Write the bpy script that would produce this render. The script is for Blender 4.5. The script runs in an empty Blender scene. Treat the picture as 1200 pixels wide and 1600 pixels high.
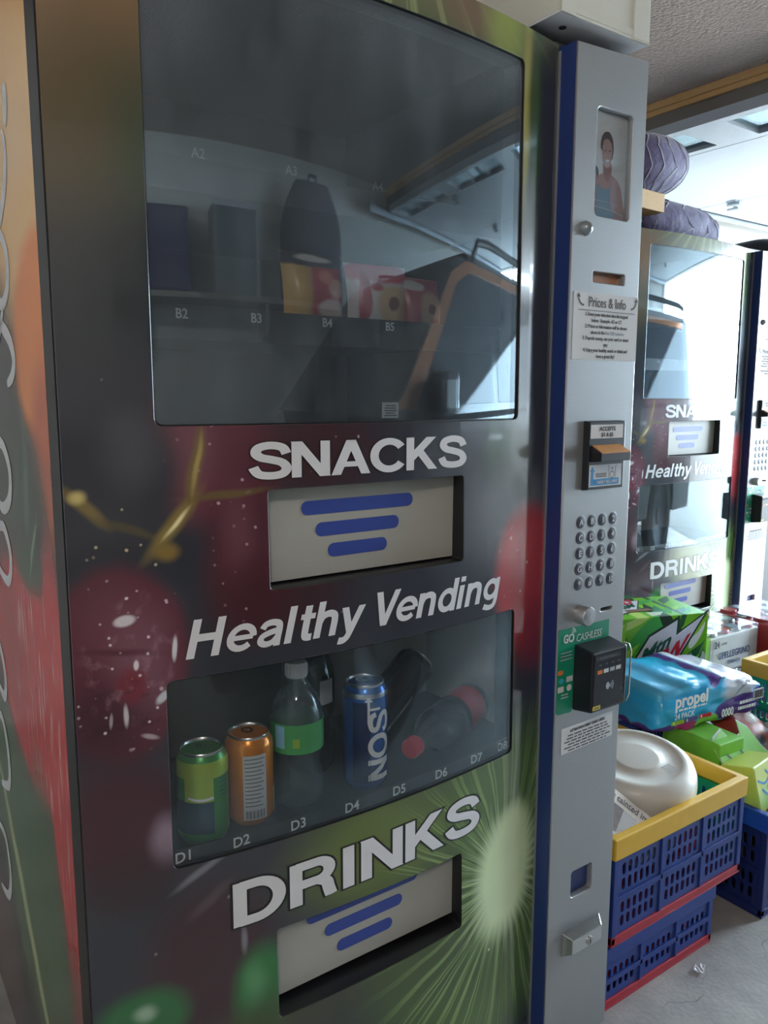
import bpy, bmesh, math, random
from mathutils import Vector, Matrix, noise
random.seed(7)
S = bpy.context.scene
COL = S.collection
R = math.radians

# ---------------------------------------------------------------- camera
YAW, PITCH, ROLL, FPX = R(35.2504), R(8.2612), R(0.1172), 1241.18
fw = Vector((math.sin(YAW)*math.cos(PITCH), math.cos(YAW)*math.cos(PITCH), -math.sin(PITCH)))
rt = Vector((math.cos(YAW), -math.sin(YAW), 0))
up = rt.cross(fw)
rt2 = rt*math.cos(ROLL) + up*math.sin(ROLL)
up2 = up*math.cos(ROLL) - rt*math.sin(ROLL)
cd = bpy.data.cameras.new('camera')
cam = bpy.data.objects.new('camera', cd); COL.objects.link(cam)
mw = Matrix((rt2, up2, -fw)).transposed().to_4x4()
mw.translation = Vector((0, -.95, 1.27))
cam.matrix_world = mw
cd.sensor_fit = 'VERTICAL'; cd.sensor_height = 24.0; cd.sensor_width = 18.0
cd.lens = 24.0*FPX/1600
cd.clip_start = .02
S.camera = cam

# ---------------------------------------------------------------- world, light, exposure
W = bpy.data.worlds.new('sky'); S.world = W; W.use_nodes = True
wn = W.node_tree.nodes; wn.clear()
wo = wn.new('ShaderNodeOutputWorld'); bg = wn.new('ShaderNodeBackground')
bg.inputs['Color'].default_value = (.70, .87, 1.0, 1); bg.inputs['Strength'].default_value = 14.0
W.node_tree.links.new(bg.outputs[0], wo.inputs[0])
def portal(name, loc, rot, sx, sy):
    l = bpy.data.lights.new(name, 'AREA'); l.shape = 'RECTANGLE'; l.size = sx; l.size_y = sy
    l.cycles.is_portal = True
    o = bpy.data.objects.new(name, l); o.location = loc; o.rotation_euler = rot; COL.objects.link(o)
    return o
# the open garage door lets the daylight in (a portal only guides the sky's own light)
portal('door_daylight_portal', (6.38, -.45, 1.22), (0, R(90), 0), 2.44, 6.1)
sd = bpy.data.lights.new('sun', 'SUN'); sd.energy = 9.0; sd.angle = R(1.0); sd.color = (1, .96, .9)
so = bpy.data.objects.new('sun', sd); COL.objects.link(so)
so.rotation_euler = Vector((-.55, -.45, -.8)).to_track_quat('-Z', 'Y').to_euler()
# ceiling bulb of the garage, warm
bl = bpy.data.lights.new('ceiling_bulb', 'POINT'); bl.energy = 18; bl.color = (1, .92, .84); bl.shadow_soft_size = .06
bo = bpy.data.objects.new('ceiling_bulb', bl); bo.location = (-.55, -1.75, 2.36); COL.objects.link(bo)
vs = S.view_settings
vs.view_transform = 'Standard'; vs.look = 'None'; vs.gamma = 1.0; vs.use_curve_mapping = False
vs.exposure = 1.2
S.cycles.max_bounces = 8; S.cycles.diffuse_bounces = 4; S.cycles.glossy_bounces = 4
S.cycles.transparent_max_bounces = 12; S.cycles.transmission_bounces = 4
S.cycles.caustics_reflective = False; S.cycles.caustics_refractive = False
S.cycles.sample_clamp_indirect = 6.0
S.cycles.use_denoising = True

# ---------------------------------------------------------------- materials
def lin(c):
    c = c/255.0
    return c/12.92 if c <= .04045 else ((c+.055)/1.055)**2.4
def col(rgb):
    return (lin(rgb[0]), lin(rgb[1]), lin(rgb[2]), 1.0)
MATS = {}
def mat(name, rgb, rough=.5, metal=0, coat=0, vary=.06, scale=40, bump=0, bscale=120, spec=.5, trans=0, emit=0, alpha=1, sheen=0, stretch=None, bdist=.004):
    """a principled material whose colour is varied by a noise, with optional noise relief"""
    if name in MATS: return MATS[name]
    m = bpy.data.materials.new(name); m.use_nodes = True
    nt = m.node_tree; N = nt.nodes; L = nt.links
    b = N['Principled BSDF']
    tc = N.new('ShaderNodeTexCoord'); no = N.new('ShaderNodeTexNoise'); no.inputs['Scale'].default_value = scale
    src = tc.outputs['Object']
    if stretch:
        mp = N.new('ShaderNodeMapping'); mp.inputs['Scale'].default_value = stretch
        L.new(src, mp.inputs['Vector']); src = mp.outputs[0]
    L.new(src, no.inputs['Vector'])
    mx = N.new('ShaderNodeMix'); mx.data_type = 'RGBA'
    c = col(rgb)
    mx.inputs['A'].default_value = tuple(max(0, v*(1-vary)) for v in c[:3])+(1,)
    mx.inputs['B'].default_value = tuple(min(1, v*(1+vary)) for v in c[:3])+(1,)
    L.new(no.outputs['Fac'], mx.inputs['Factor']); L.new(mx.outputs['Result'], b.inputs['Base Color'])
    b.inputs['Roughness'].default_value = rough; b.inputs['Metallic'].default_value = metal
    b.inputs['Coat Weight'].default_value = coat; b.inputs['Specular IOR Level'].default_value = spec
    b.inputs['Coat Roughness'].default_value = .04
    b.inputs['Transmission Weight'].default_value = trans; b.inputs['Alpha'].default_value = alpha
    b.inputs['Sheen Weight'].default_value = sheen
    if emit:
        b.inputs['Emission Color'].default_value = c; b.inputs['Emission Strength'].default_value = emit
    if bump:
        n2 = N.new('ShaderNodeTexNoise'); n2.inputs['Scale'].default_value = bscale; n2.inputs['Detail'].default_value = 4
        L.new(src, n2.inputs['Vector'])
        bp = N.new('ShaderNodeBump'); bp.inputs['Strength'].default_value = bump; bp.inputs['Distance'].default_value = bdist
        L.new(n2.outputs['Fac'], bp.inputs['Height']); L.new(bp.outputs[0], b.inputs['Normal'])
    MATS[name] = m
    return m

def pane_mat(name, tint=(235, 240, 240), rough=.0, dust_haze=.05, ior=1.5, dscale=9, refl=1.0):
    """clear sheet: sees through, reflects by fresnel, carries painted blue haze with its film of dust"""
    if name in MATS: return MATS[name]
    m = bpy.data.materials.new(name); m.use_nodes = True
    nt = m.node_tree; N = nt.nodes; L = nt.links; N.clear()
    out = N.new('ShaderNodeOutputMaterial')
    geo = N.new('ShaderNodeNewGeometry'); mi = N.new('ShaderNodeMix')
    mi.inputs['A'].default_value = ior; mi.inputs['B'].default_value = 1/ior
    L.new(geo.outputs['Backfacing'], mi.inputs['Factor'])
    fr = N.new('ShaderNodeFresnel'); L.new(mi.outputs[0], fr.inputs['IOR'])
    mu = N.new('ShaderNodeMath'); mu.operation = 'MULTIPLY'; mu.inputs[1].default_value = refl; mu.use_clamp = True
    L.new(fr.outputs[0], mu.inputs[0])
    tr = N.new('ShaderNodeBsdfTransparent'); tr.inputs[0].default_value = col(tint)
    gl = N.new('ShaderNodeBsdfGlossy'); gl.inputs['Roughness'].default_value = rough; gl.inputs['Color'].default_value = (.76, .91, 1, 1)
    mx = N.new('ShaderNodeMixShader'); L.new(mu.outputs[0], mx.inputs[0]); L.new(tr.outputs[0], mx.inputs[1]); L.new(gl.outputs[0], mx.inputs[2])
    df = N.new('ShaderNodeBsdfDiffuse'); df.inputs[0].default_value = (.66, .80, .92, 1)  # real dust film, tinted blue: daylight haze put into its colour
    tc = N.new('ShaderNodeTexCoord'); mp = N.new('ShaderNodeMapping'); mp.inputs['Scale'].default_value = (1.6, 1, .55)
    L.new(tc.outputs['Object'], mp.inputs['Vector'])
    n1 = N.new('ShaderNodeTexNoise'); n1.inputs['Scale'].default_value = dscale; n1.inputs['Detail'].default_value = 8; n1.inputs['Roughness'].default_value = .7
    L.new(mp.outputs[0], n1.inputs['Vector'])
    mr = N.new('ShaderNodeMapRange'); mr.inputs['From Min'].default_value = .35; mr.inputs['From Max'].default_value = .75; mr.inputs['To Max'].default_value = dust_haze
    mr.inputs['To Min'].default_value = dust_haze*.25
    L.new(n1.outputs['Fac'], mr.inputs['Value'])
    m2 = N.new('ShaderNodeMixShader'); L.new(mr.outputs[0], m2.inputs[0]); L.new(mx.outputs[0], m2.inputs[1]); L.new(df.outputs[0], m2.inputs[2])
    L.new(m2.outputs[0], out.inputs[0])
    MATS[name] = m
    return m

class PrintMat:
    """flat print: soft ellipses, spots and rays laid over a base colour in the plane of the sheet (object coordinates)"""
    def __init__(s, name, base, axes='XZ', off=(0, 0), warp=.012, wscale=9, rough=.12, coat=.0, gain=1.0, spec=.5):
        s.gain = gain
        s.m = bpy.data.materials.new(name); s.m.use_nodes = True
        s.nt = s.m.node_tree; s.N = s.nt.nodes; s.L = s.nt.links
        N, L = s.N, s.L
        s.b = N['Principled BSDF']; s.b.inputs['Roughness'].default_value = rough; s.b.inputs['Coat Weight'].default_value = coat
        s.b.inputs['Specular IOR Level'].default_value = spec
        tc = N.new('ShaderNodeTexCoord'); sp = N.new('ShaderNodeSeparateXYZ'); L.new(tc.outputs['Object'], sp.inputs[0])
        cb = N.new('ShaderNodeCombineXYZ'); L.new(sp.outputs[axes[0]], cb.inputs[0]); L.new(sp.outputs[axes[1]], cb.inputs[1])
        ad = N.new('ShaderNodeVectorMath'); ad.operation = 'ADD'; L.new(cb.outputs[0], ad.inputs[0]); ad.inputs[1].default_value = (off[0], off[1], 0)
        s.raw = ad.outputs[0]
        no = N.new('ShaderNodeTexNoise'); no.inputs['Scale'].default_value = wscale; no.inputs['Detail'].default_value = 2; L.new(s.raw, no.inputs['Vector'])
        sb = N.new('ShaderNodeVectorMath'); sb.operation = 'SUBTRACT'; L.new(no.outputs['Color'], sb.inputs[0]); sb.inputs[1].default_value = (.5, .5, .5)
        sc = N.new('ShaderNodeVectorMath'); sc.operation = 'SCALE'; L.new(sb.outputs[0], sc.inputs[0]); sc.inputs['Scale'].default_value = warp
        a2 = N.new('ShaderNodeVectorMath'); a2.operation = 'ADD'; L.new(s.raw, a2.inputs[0]); L.new(sc.outputs[0], a2.inputs[1])
        s.uv = a2.outputs[0]
        rgb = N.new('ShaderNodeRGB'); rgb.outputs[0].default_value = s.c(base); s.cur = rgb.outputs[0]
    def c(s, rgb):
        v = col(rgb); return tuple(min(1, x*s.gain) for x in v[:3])+(1,)
    tf = None; zr = None
    def skip(s, cy, ext): return s.zr is not None and (cy+ext < s.zr[0] or cy-ext > s.zr[1])
    def local(s, cx, cy, rx, ry, rot=0, raw=False):
        if s.tf: (cx, cy), k = s.tf(cx, cy), s.tf(1, 0, True); rx *= k; ry *= k
        mp = s.N.new('ShaderNodeMapping'); mp.vector_type = 'TEXTURE'
        mp.inputs['Location'].default_value = (cx, cy, 0); mp.inputs['Rotation'].default_value = (0, 0, R(rot)); mp.inputs['Scale'].default_value = (rx, ry, 1)
        s.L.new(s.raw if raw else s.uv, mp.inputs['Vector'])
        return mp.outputs[0]
    def length(s, v):
        le = s.N.new('ShaderNodeVectorMath'); le.operation = 'LENGTH'; s.L.new(v, le.inputs[0]); return le.outputs['Value']
    def ramp(s, val, a, b, t0=0, t1=1):
        mr = s.N.new('ShaderNodeMapRange'); mr.interpolation_type = 'SMOOTHSTEP'
        mr.inputs['From Min'].default_value = a; mr.inputs['From Max'].default_value = b
        mr.inputs['To Min'].default_value = t0; mr.inputs['To Max'].default_value = t1
        s.L.new(val, mr.inputs['Value']); return mr.outputs[0]
    def math(s, op, a, b=None):
        n = s.N.new('ShaderNodeMath'); n.operation = op
        for i, v in enumerate((a, b)):
            if v is None: continue
            if isinstance(v, (int, float)): n.inputs[i].default_value = v
            else: s.L.new(v, n.inputs[i])
        return n.outputs[0]
    def over(s, fac, rgb):
        mx = s.N.new('ShaderNodeMix'); mx.data_type = 'RGBA'
        if isinstance(fac, (int, float)): mx.inputs['Factor'].default_value = fac
        else: s.L.new(fac, mx.inputs['Factor'])
        s.L.new(s.cur, mx.inputs['A']); mx.inputs['B'].default_value = s.c(rgb)
        s.cur = mx.outputs['Result']; return s
    def e(s, cx, cy, rx, ry, rgb, soft=.3, a=1.0, rot=0):
        """a soft ellipse"""
        if s.skip(cy, max(rx, ry)*(1+soft) if rot else ry*(1+soft)): return s
        f = s.ramp(s.length(s.local(cx, cy, rx, ry, rot)), 1+soft, 1-soft, 0, a)
        return s.over(f, rgb)
    def line(s, x0, y0, x1, y1, w, rgb, soft=.5, a=1.0):
        return s.e((x0+x1)/2, (y0+y1)/2, math.hypot(x1-x0, y1-y0)/2+w, w, rgb, soft, a, math.degrees(math.atan2(y1-y0, x1-x0)))
    def spots(s, cx, cy, rx, ry, rgb, scale=45, size=.22, dens=.35, a=.8):
        """droplets scattered inside an ellipse"""
        if s.skip(cy, ry*1.1): return s
        vo = s.N.new('ShaderNodeTexVoronoi'); vo.inputs['Scale'].default_value = scale; s.L.new(s.uv, vo.inputs['Vector'])
        d = s.ramp(vo.outputs['Distance'], size, size*.35)
        sp = s.N.new('ShaderNodeSeparateColor'); s.L.new(vo.outputs['Color'], sp.inputs[0])
        k = s.math('LESS_THAN', sp.outputs[0], dens)
        f = s.math('MULTIPLY', s.math('MULTIPLY', d, k), s.ramp(s.length(s.local(cx, cy, rx, ry)), 1.1, .8, 0, a))
        return s.over(f, rgb)
    def rays(s, cx, cy, rx, ry, rgb, n=30, r0=.35, r1=1.0, thin=.3, a=.7, jit=3.0):
        """spokes running outward from a core"""
        if s.skip(cy, ry*1.2): return s
        v = s.local(cx, cy, rx, ry)
        sp = s.N.new('ShaderNodeSeparateXYZ'); s.L.new(v, sp.inputs[0])
        an = s.math('ARCTAN2', sp.outputs[1], sp.outputs[0])
        no = s.N.new('ShaderNodeTexNoise'); no.noise_dimensions = '1D'; no.inputs['Scale'].default_value = n*.8; s.L.new(an, no.inputs['W'])
        w = s.math('SINE', s.math('ADD', s.math('MULTIPLY', an, float(n)), s.math('MULTIPLY', no.outputs[0], jit)))
        f = s.ramp(w, 1-2*thin, 1)
        le = s.length(v)
        f = s.math('MULTIPLY', f, s.math('MULTIPLY', s.ramp(le, r0*.7, r0*1.15), s.ramp(le, r1*1.1, r1*.55, 0, a)))
        return s.over(f, rgb)
    def streaks(s, cx, cy, rx, ry, rgb, sx=120, sy=6, lo=.55, hi=.75, a=.7, rot=0):
        if s.skip(cy, ry*1.1): return s
        mp = s.N.new('ShaderNodeMapping'); mp.inputs['Rotation'].default_value = (0, 0, R(rot)); mp.inputs['Scale'].default_value = (sx, sy, 1); s.L.new(s.raw, mp.inputs['Vector'])
        no = s.N.new('ShaderNodeTexNoise'); no.inputs['Scale'].default_value = 1; no.inputs['Detail'].default_value = 3; s.L.new(mp.outputs[0], no.inputs['Vector'])
        f = s.math('MULTIPLY', s.ramp(no.outputs[0], lo, hi), s.ramp(s.length(s.local(cx, cy, rx, ry)), 1.1, .6, 0, a))
        return s.over(f, rgb)
    def done(s):
        s.L.new(s.cur, s.b.inputs['Base Color']); MATS[s.m.name] = s.m
        return s.m

# ---------------------------------------------------------------- mesh helpers
SH = Vector((0, 0, 0))          # design coordinates -> local coordinates of the thing being built
class MB:
    def __init__(s): s.v = []; s.f = []
    def add(s, v, f):
        o = len(s.v); s.v += [tuple(p) for p in v]; s.f += [tuple(i+o for i in q) for q in f]; return s
    def box(s, x0, x1, y0, y1, z0, z1):
        v = [(x0,y0,z0),(x1,y0,z0),(x1,y1,z0),(x0,y1,z0),(x0,y0,z1),(x1,y0,z1),(x1,y1,z1),(x0,y1,z1)]
        return s.add(v, [(0,3,2,1),(4,5,6,7),(0,1,5,4),(1,2,6,5),(2,3,7,6),(3,0,4,7)])
    def hexa(s, v):             # eight corners, bottom ring then top ring
        return s.add(v, [(0,3,2,1),(4,5,6,7),(0,1,5,4),(1,2,6,5),(2,3,7,6),(3,0,4,7)])
    def lathe(s, prof, n=32, c=(0, 0, 0), axis='Z', a0=0, a1=360, cap=True):
        v = []; f = []; full = abs(a1-a0) >= 360; k = n if full else n+1
        for r, h in prof:
            for i in range(k):
                a = R(a0+(a1-a0)*i/n); x, y = r*math.cos(a), r*math.sin(a)
                p = {'Z': (x, y, h), 'Y': (x, -h, y), 'X': (h, x, y)}[axis]
                v.append((p[0]+c[0], p[1]+c[1], p[2]+c[2]))
        for j in range(len(prof)-1):
            for i in range(n):
                i2 = (i+1) % k
                f.append((j*k+i, j*k+i2, (j+1)*k+i2, (j+1)*k+i))
        if cap and full:
            if prof[0][0] > 1e-6: f.append(tuple(range(k))[::-1])
            if prof[-1][0] > 1e-6: f.append(tuple((len(prof)-1)*k+i for i in range(k)))
        return s.add(v, f)
    def tube(s, pts, r, n=8, closed=False):
        pts = [Vector(p) for p in pts]; v = []; f = []; m = len(pts)
        rr = r if isinstance(r, (list, tuple)) else [r]*m
        prev = None
        for i, p in enumerate(pts):
            a = pts[(i-1) % m] if (closed or i > 0) else p; b = pts[(i+1) % m] if (closed or i < m-1) else p
            t = (b-a).normalized()
            if prev is None:
                q = t.orthogonal().normalized()
            else:
                q = (prev - t*prev.dot(t)).normalized()
            prev = q; w = t.cross(q)
            for k in range(n):
                an = 2*math.pi*k/n; v.append(p + (q*math.cos(an)+w*math.sin(an))*rr[i])
        for i in range(m if closed else m-1):
            for k in range(n):
                i2 = (i+1) % m
                f.append((i*n+k, i*n+(k+1) % n, i2*n+(k+1) % n, i2*n+k))
        if not closed:
            f.append(tuple(range(n))[::-1]); f.append(tuple((m-1)*n+k for k in range(n)))
        return s.add(v, f)
    def xf(s, M):
        s.v = [tuple(M @ Vector(p)) for p in s.v]; return s
    def build(s, name, material, parent=None, smooth=False, bevel=0, seg=2, angle=40, shift=True):
        me = bpy.data.meshes.new(name)
        d = SH if shift else Vector((0, 0, 0))
        me.from_pydata([(p[0]-d[0], p[1]-d[1], p[2]-d[2]) for p in s.v], [], s.f)
        me.validate(); me.update()
        return finish(me, name, material, parent, smooth, bevel, seg, angle)
def finish(me, name, material, parent, smooth=False, bevel=0, seg=2, angle=40):
    if material: me.materials.append(MATS[material] if isinstance(material, str) else material)
    if smooth:
        for p in me.polygons: p.use_smooth = True
        try: me.set_sharp_from_angle(angle=R(angle))
        except Exception: pass
    o = bpy.data.objects.new(name, me); COL.objects.link(o)
    if parent is not None: o.parent = parent
    if bevel:
        b = o.modifiers.new('bevel', 'BEVEL'); b.width = bevel; b.segments = seg; b.limit_method = 'ANGLE'; b.angle_limit = R(50)
    return o
def tag(o, label=None, cat=None, group=None, kind=None):
    if label: o['label'] = label
    if cat: o['category'] = cat
    if group: o['group'] = group
    if kind: o['kind'] = kind
    return o
def thing(name, label, cat, loc=(0, 0, 0), rot=(0, 0, 0), group=None):
    o = bpy.data.objects.new(name, None); COL.objects.link(o)
    o.location = loc; o.rotation_euler = rot; o.empty_display_size = .05
    return tag(o, label, cat, group)
def copy_tree(o, parent=None):
    c = o.copy(); COL.objects.link(c); c.parent = parent
    for ch in list(o.children): copy_tree(ch, c)
    return c
def rrect(x0, x1, z0, z1, r, n=5):
    p = []
    for cx, cz, a in ((x1-r, z1-r, 0), (x0+r, z1-r, 90), (x0+r, z0+r, 180), (x1-r, z0+r, 270)):
        for i in range(n+1):
            t = R(a+90*i/n); p.append((cx+r*math.cos(t), cz+r*math.sin(t)))
    return p
FRONT = Matrix(((1,0,0,0),(0,0,-1,0),(0,1,0,0),(0,0,0,1)))      # sheet XY -> facing -y
def sheet(name, outer, holes, depth, M, material, parent, bev=0, smooth=False):
    """a flat plate with holes: outline in sheet XY, thickness down from local z=0, placed by M"""
    cu = bpy.data.curves.new('c', 'CURVE'); cu.dimensions = '2D'; cu.fill_mode = 'BOTH'
    for poly in [outer]+list(holes):
        sp = cu.splines.new('POLY'); sp.points.add(len(poly)-1); sp.use_cyclic_u = True
        for i, p in enumerate(poly): sp.points[i].co = (p[0], p[1], 0, 1)
    cu.extrude = max(depth/2-bev, 1e-5); cu.bevel_depth = bev; cu.bevel_resolution = 1
    if bev: cu.offset = -bev
    o = bpy.data.objects.new('c', cu)
    me = bpy.data.meshes.new_from_object(o); bpy.data.objects.remove(o); bpy.data.curves.remove(cu)
    me.materials.clear()
    me.transform(Matrix.Translation((0, 0, -depth/2))); me.transform(M); me.transform(Matrix.Translation(-SH))
    me.name = name
    return finish(me, name, material, parent, smooth)
def text(name, body, M, size, material, parent, bold=0, align='CENTER', shear=0, sx=1.0, space=1.0, line=1.0, depth=.0002):
    cu = bpy.data.curves.new('t', 'FONT'); cu.body = body; cu.size = size; cu.offset = bold*size; cu.align_x = align; cu.shear = shear
    cu.space_character = space; cu.space_line = line; cu.extrude = depth; cu.resolution_u = 3
    o = bpy.data.objects.new('t', cu)
    me = bpy.data.meshes.new_from_object(o); bpy.data.objects.remove(o); bpy.data.curves.remove(cu)
    me.materials.clear()
    me.transform(Matrix.Diagonal((sx, 1, 1, 1))); me.transform(M); me.transform(Matrix.Translation(-SH)); me.name = name
    return finish(me, name, material, parent)
def at(x, y, z): return Matrix.Translation((x, y, z)) @ FRONT

def print_lines(name, M, w, n, pitch, th, material, parent, seed=1, centre=True):
    """print too small to read: rows of short dashes"""
    rnd = random.Random(seed); mb = MB()
    for i in range(n):
        L_ = w*rnd.uniform(.72, 1.0); x = -L_/2 if centre else -w/2
        e_ = x+L_
        while x < e_:
            d = min(rnd.uniform(.05, .16)*w, e_-x); z = -i*pitch
            mb.add([tuple(M @ Vector(p)) for p in ((x, z-th/2, 0), (x+d, z-th/2, 0), (x+d, z+th/2, 0), (x, z+th/2, 0))], [(0, 1, 2, 3)])
            x += d+.022*w
    return tag(mb.build(name, material, parent), kind='stuff')
# ---------------------------------------------------------------- stroke lettering (bold grotesque capitals and lower case)
def crom(p, n=6):
    q = [p[0]]+list(p)+[p[-1]]; o = []
    for i in range(1, len(q)-2):
        a, b, c, d = q[i-1], q[i], q[i+1], q[i+2]
        for k in range(n):
            t = k/n
            o.append(tuple(.5*(2*b[j]+(c[j]-a[j])*t+(2*a[j]-5*b[j]+4*c[j]-d[j])*t*t+(3*b[j]-a[j]-3*c[j]+d[j])*t**3) for j in (0, 1)))
    o.append(tuple(p[-1])); return o
def arc(cx, cy, rx, ry, a0, a1, n=18):
    return [(cx+rx*math.cos(R(a0+(a1-a0)*i/n)), cy+ry*math.sin(R(a0+(a1-a0)*i/n))) for i in range(n+1)]
def ext(a, b, k=.25):
    dx, dy = b[0]-a[0], b[1]-a[1]; return [(a[0]-dx*k, a[1]-dy*k), (b[0]+dx*k, b[1]+dy*k)]
def V(x, y0=0, y1=1): return ([(x, y0), (x, y1)], 0, None)
_xh = .73
_hn = crom([(.11,.40),(.19,.58),(.37,.645),(.52,.58),(.555,.42),(.555,.2),(.555,0)])
GL = {
 'S': ([(crom([(.755,.68),(.67,.85),(.44,.915),(.21,.855),(.15,.71),(.25,.59),(.45,.525),(.66,.44),(.755,.285),(.67,.13),(.44,.085),(.20,.14),(.095,.33)]), 0, None)], .86),
 'N': ([V(.1), V(.71), (ext((.1, 1), (.71, 0)), 0, (0, 1))], .86),
 'A': ([(ext((.09, 0), (.43, 1)), 0, (0, 1)), (ext((.77, 0), (.43, 1)), 0, (0, 1)), ([(.2, .3), (.66, .3)], .15, None)], .88),
 'C': ([(arc(.47, .5, .37, .415, 35, 325, 24), 0, None)], .90),
 'K': ([V(.11), ([(.14, .37), (.86, 1.21)], 0, (0, 1)), ([(.36, .57), (.83, -.15)], 0, (0, 1))], .88),
 'D': ([V(.11), ([(.11, .9075), (.36, .9075)]+arc(.36, .5, .35, .4075, 90, -90, 16)+[(.11, .0925)], 0, None)], .87),
 'R': ([V(.11), ([(.11, .9075), (.46, .9075)]+arc(.46, .69, .21, .2175, 90, -90, 12)+[(.11, .4725)], 0, None), (crom([(.50,.46),(.62,.36),(.655,.2),(.70,0)]), 0, (0, 1))], .88),
 'I': ([V(.13)], .36),
 'H': ([V(.11), V(.69), ([(.11, .52), (.69, .52)], 0, None)], .90),
 'V': ([(ext((.08, 1), (.38, 0)), 0, (0, 1)), (ext((.68, 1), (.38, 0)), 0, (0, 1))], .74),
 'O': ([(arc(.48, .5, .38, .415, 0, 360, 28), 0, None)], .96),
 'e': ([(arc(.38, .365, .285, .285, 0, 318, 20), .165, None), ([(.13, .365), (.66, .365)], .13, None)], .75),
 'a': ([(crom([(.13,.50),(.20,.61),(.36,.65),(.53,.60),(.575,.47),(.575,.2),(.58,.0)]), .17, (0, 1)), (crom([(.55,.42),(.34,.38),(.165,.30),(.135,.17),(.26,.08),(.44,.11),(.56,.25)]), .16, None)], .76),
 'l': ([V(.11)], .33),
 't': ([(crom([(.21,.95),(.21,.5),(.22,.18),(.28,.085),(.42,.08)]), 0, None), ([(.03, .655), (.43, .655)], .15, None)], .47),
 'h': ([V(.11), (_hn, 0, None)], .74),
 'n': ([V(.11, 0, _xh), (_hn, 0, None)], .74),
 'y': ([(ext((.08, _xh), (.34, .02), .3), 0, (.0, _xh)), (crom([(.68,.86),(.60,_xh),(.34,0),(.27,-.14),(.17,-.20),(.04,-.19)]), 0, (-.4, _xh))], .68),
 'd': ([(arc(.36, .365, .255, .285, 0, 360, 22), .17, None), V(.625)], .79),
 'i': ([V(.11, 0, _xh), V(.11, .84, 1)], .33),
 'g': ([(arc(.36, .385, .255, .265, 0, 360, 22), .17, None), (crom([(.625,.73),(.625,.3),(.62,-.02),(.55,-.17),(.36,-.205),(.13,-.14)]), .17, None)], .79),
 ' ': ([], .34),
}
def clip_y(poly, lo, hi):
    for sgn, lim in ((1, lo), (-1, -hi)):
        o = []
        for i in range(len(poly)):
            a, b = poly[i], poly[(i+1) % len(poly)]
            da, db = sgn*a[1]-lim, sgn*b[1]-lim
            if da >= 0: o.append(a)
            if da*db < 0:
                t = da/(da-db); o.append((a[0]+(b[0]-a[0])*t, a[1]+(b[1]-a[1])*t))
        poly = o
        if len(poly) < 3: return []
    return poly
def ribbon(pts, w, closed=False):
    m = len(pts); L = []; Rr = []
    for i in range(m):
        a = pts[max(i-1, 0)] if not closed else pts[(i-1) % m]; b = pts[min(i+1, m-1)] if not closed else pts[(i+1) % m]
        dx, dy = b[0]-a[0], b[1]-a[1]; l = math.hypot(dx, dy) or 1; nx, ny = -dy/l, dx/l
        ww = w[i] if isinstance(w, (list, tuple)) else w
        L.append((pts[i][0]+nx*ww/2, pts[i][1]+ny*ww/2)); Rr.append((pts[i][0]-nx*ww/2, pts[i][1]-ny*ww/2))
    return [[L[i], Rr[i], Rr[i+1], L[i+1]] for i in range(m-1)]
def glyphs(word, stroke=.185, grow=0):
    polys = []; x = 0
    for ch in word:
        st, adv = GL[ch]
        for pts, w, cl in st:
            ww = (w or stroke)+grow
            p2 = pts
            if grow and cl is None:      # lengthen the ends a little so an outline shows all round
                (ax, ay), (bx, by) = p2[0], p2[1]; l = math.hypot(ax-bx, ay-by) or 1
                p0 = (ax+(ax-bx)/l*grow/2, ay+(ay-by)/l*grow/2)
                (cx, cy), (dx, dy) = p2[-1], p2[-2]; l = math.hypot(cx-dx, cy-dy) or 1
                p1 = (cx+(cx-dx)/l*grow/2, cy+(cy-dy)/l*grow/2)
                p2 = [p0]+list(p2[1:-1])+[p1] if len(p2) > 2 else [p0, p1]
            for q in ribbon(p2, ww):
                if cl: q = clip_y(q, cl[0]-grow/2, cl[1]+grow/2)
                if q: polys.append([(x+a, b) for a, b in q])
        x += adv
    return polys, x
def lettering(name, word, x0, x1, z, cap, y, material, parent, shear=0, stroke=.185, grow=0, thick=.0005):
    polys, wid = glyphs(word, stroke, grow)
    base, w0 = glyphs(word, stroke, 0)
    xs = [p[0]+p[1]*shear for q in base for p in q]; lo, hi = min(xs), max(xs); k = (x1-x0)/(hi-lo)
    mb = MB()
    for q in polys:
        pts = [(x0+(p[0]+p[1]*shear-lo)*k, z+p[1]*cap) for p in q]
        n = len(pts); ar = sum(pts[i][0]*pts[(i+1) % n][1]-pts[(i+1) % n][0]*pts[i][1] for i in range(n))
        if ar < 0: pts = pts[::-1]
        mb.add([(a, y, b) for a, b in pts], [tuple(range(n))])
    return mb.build(name, material, parent)
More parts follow.
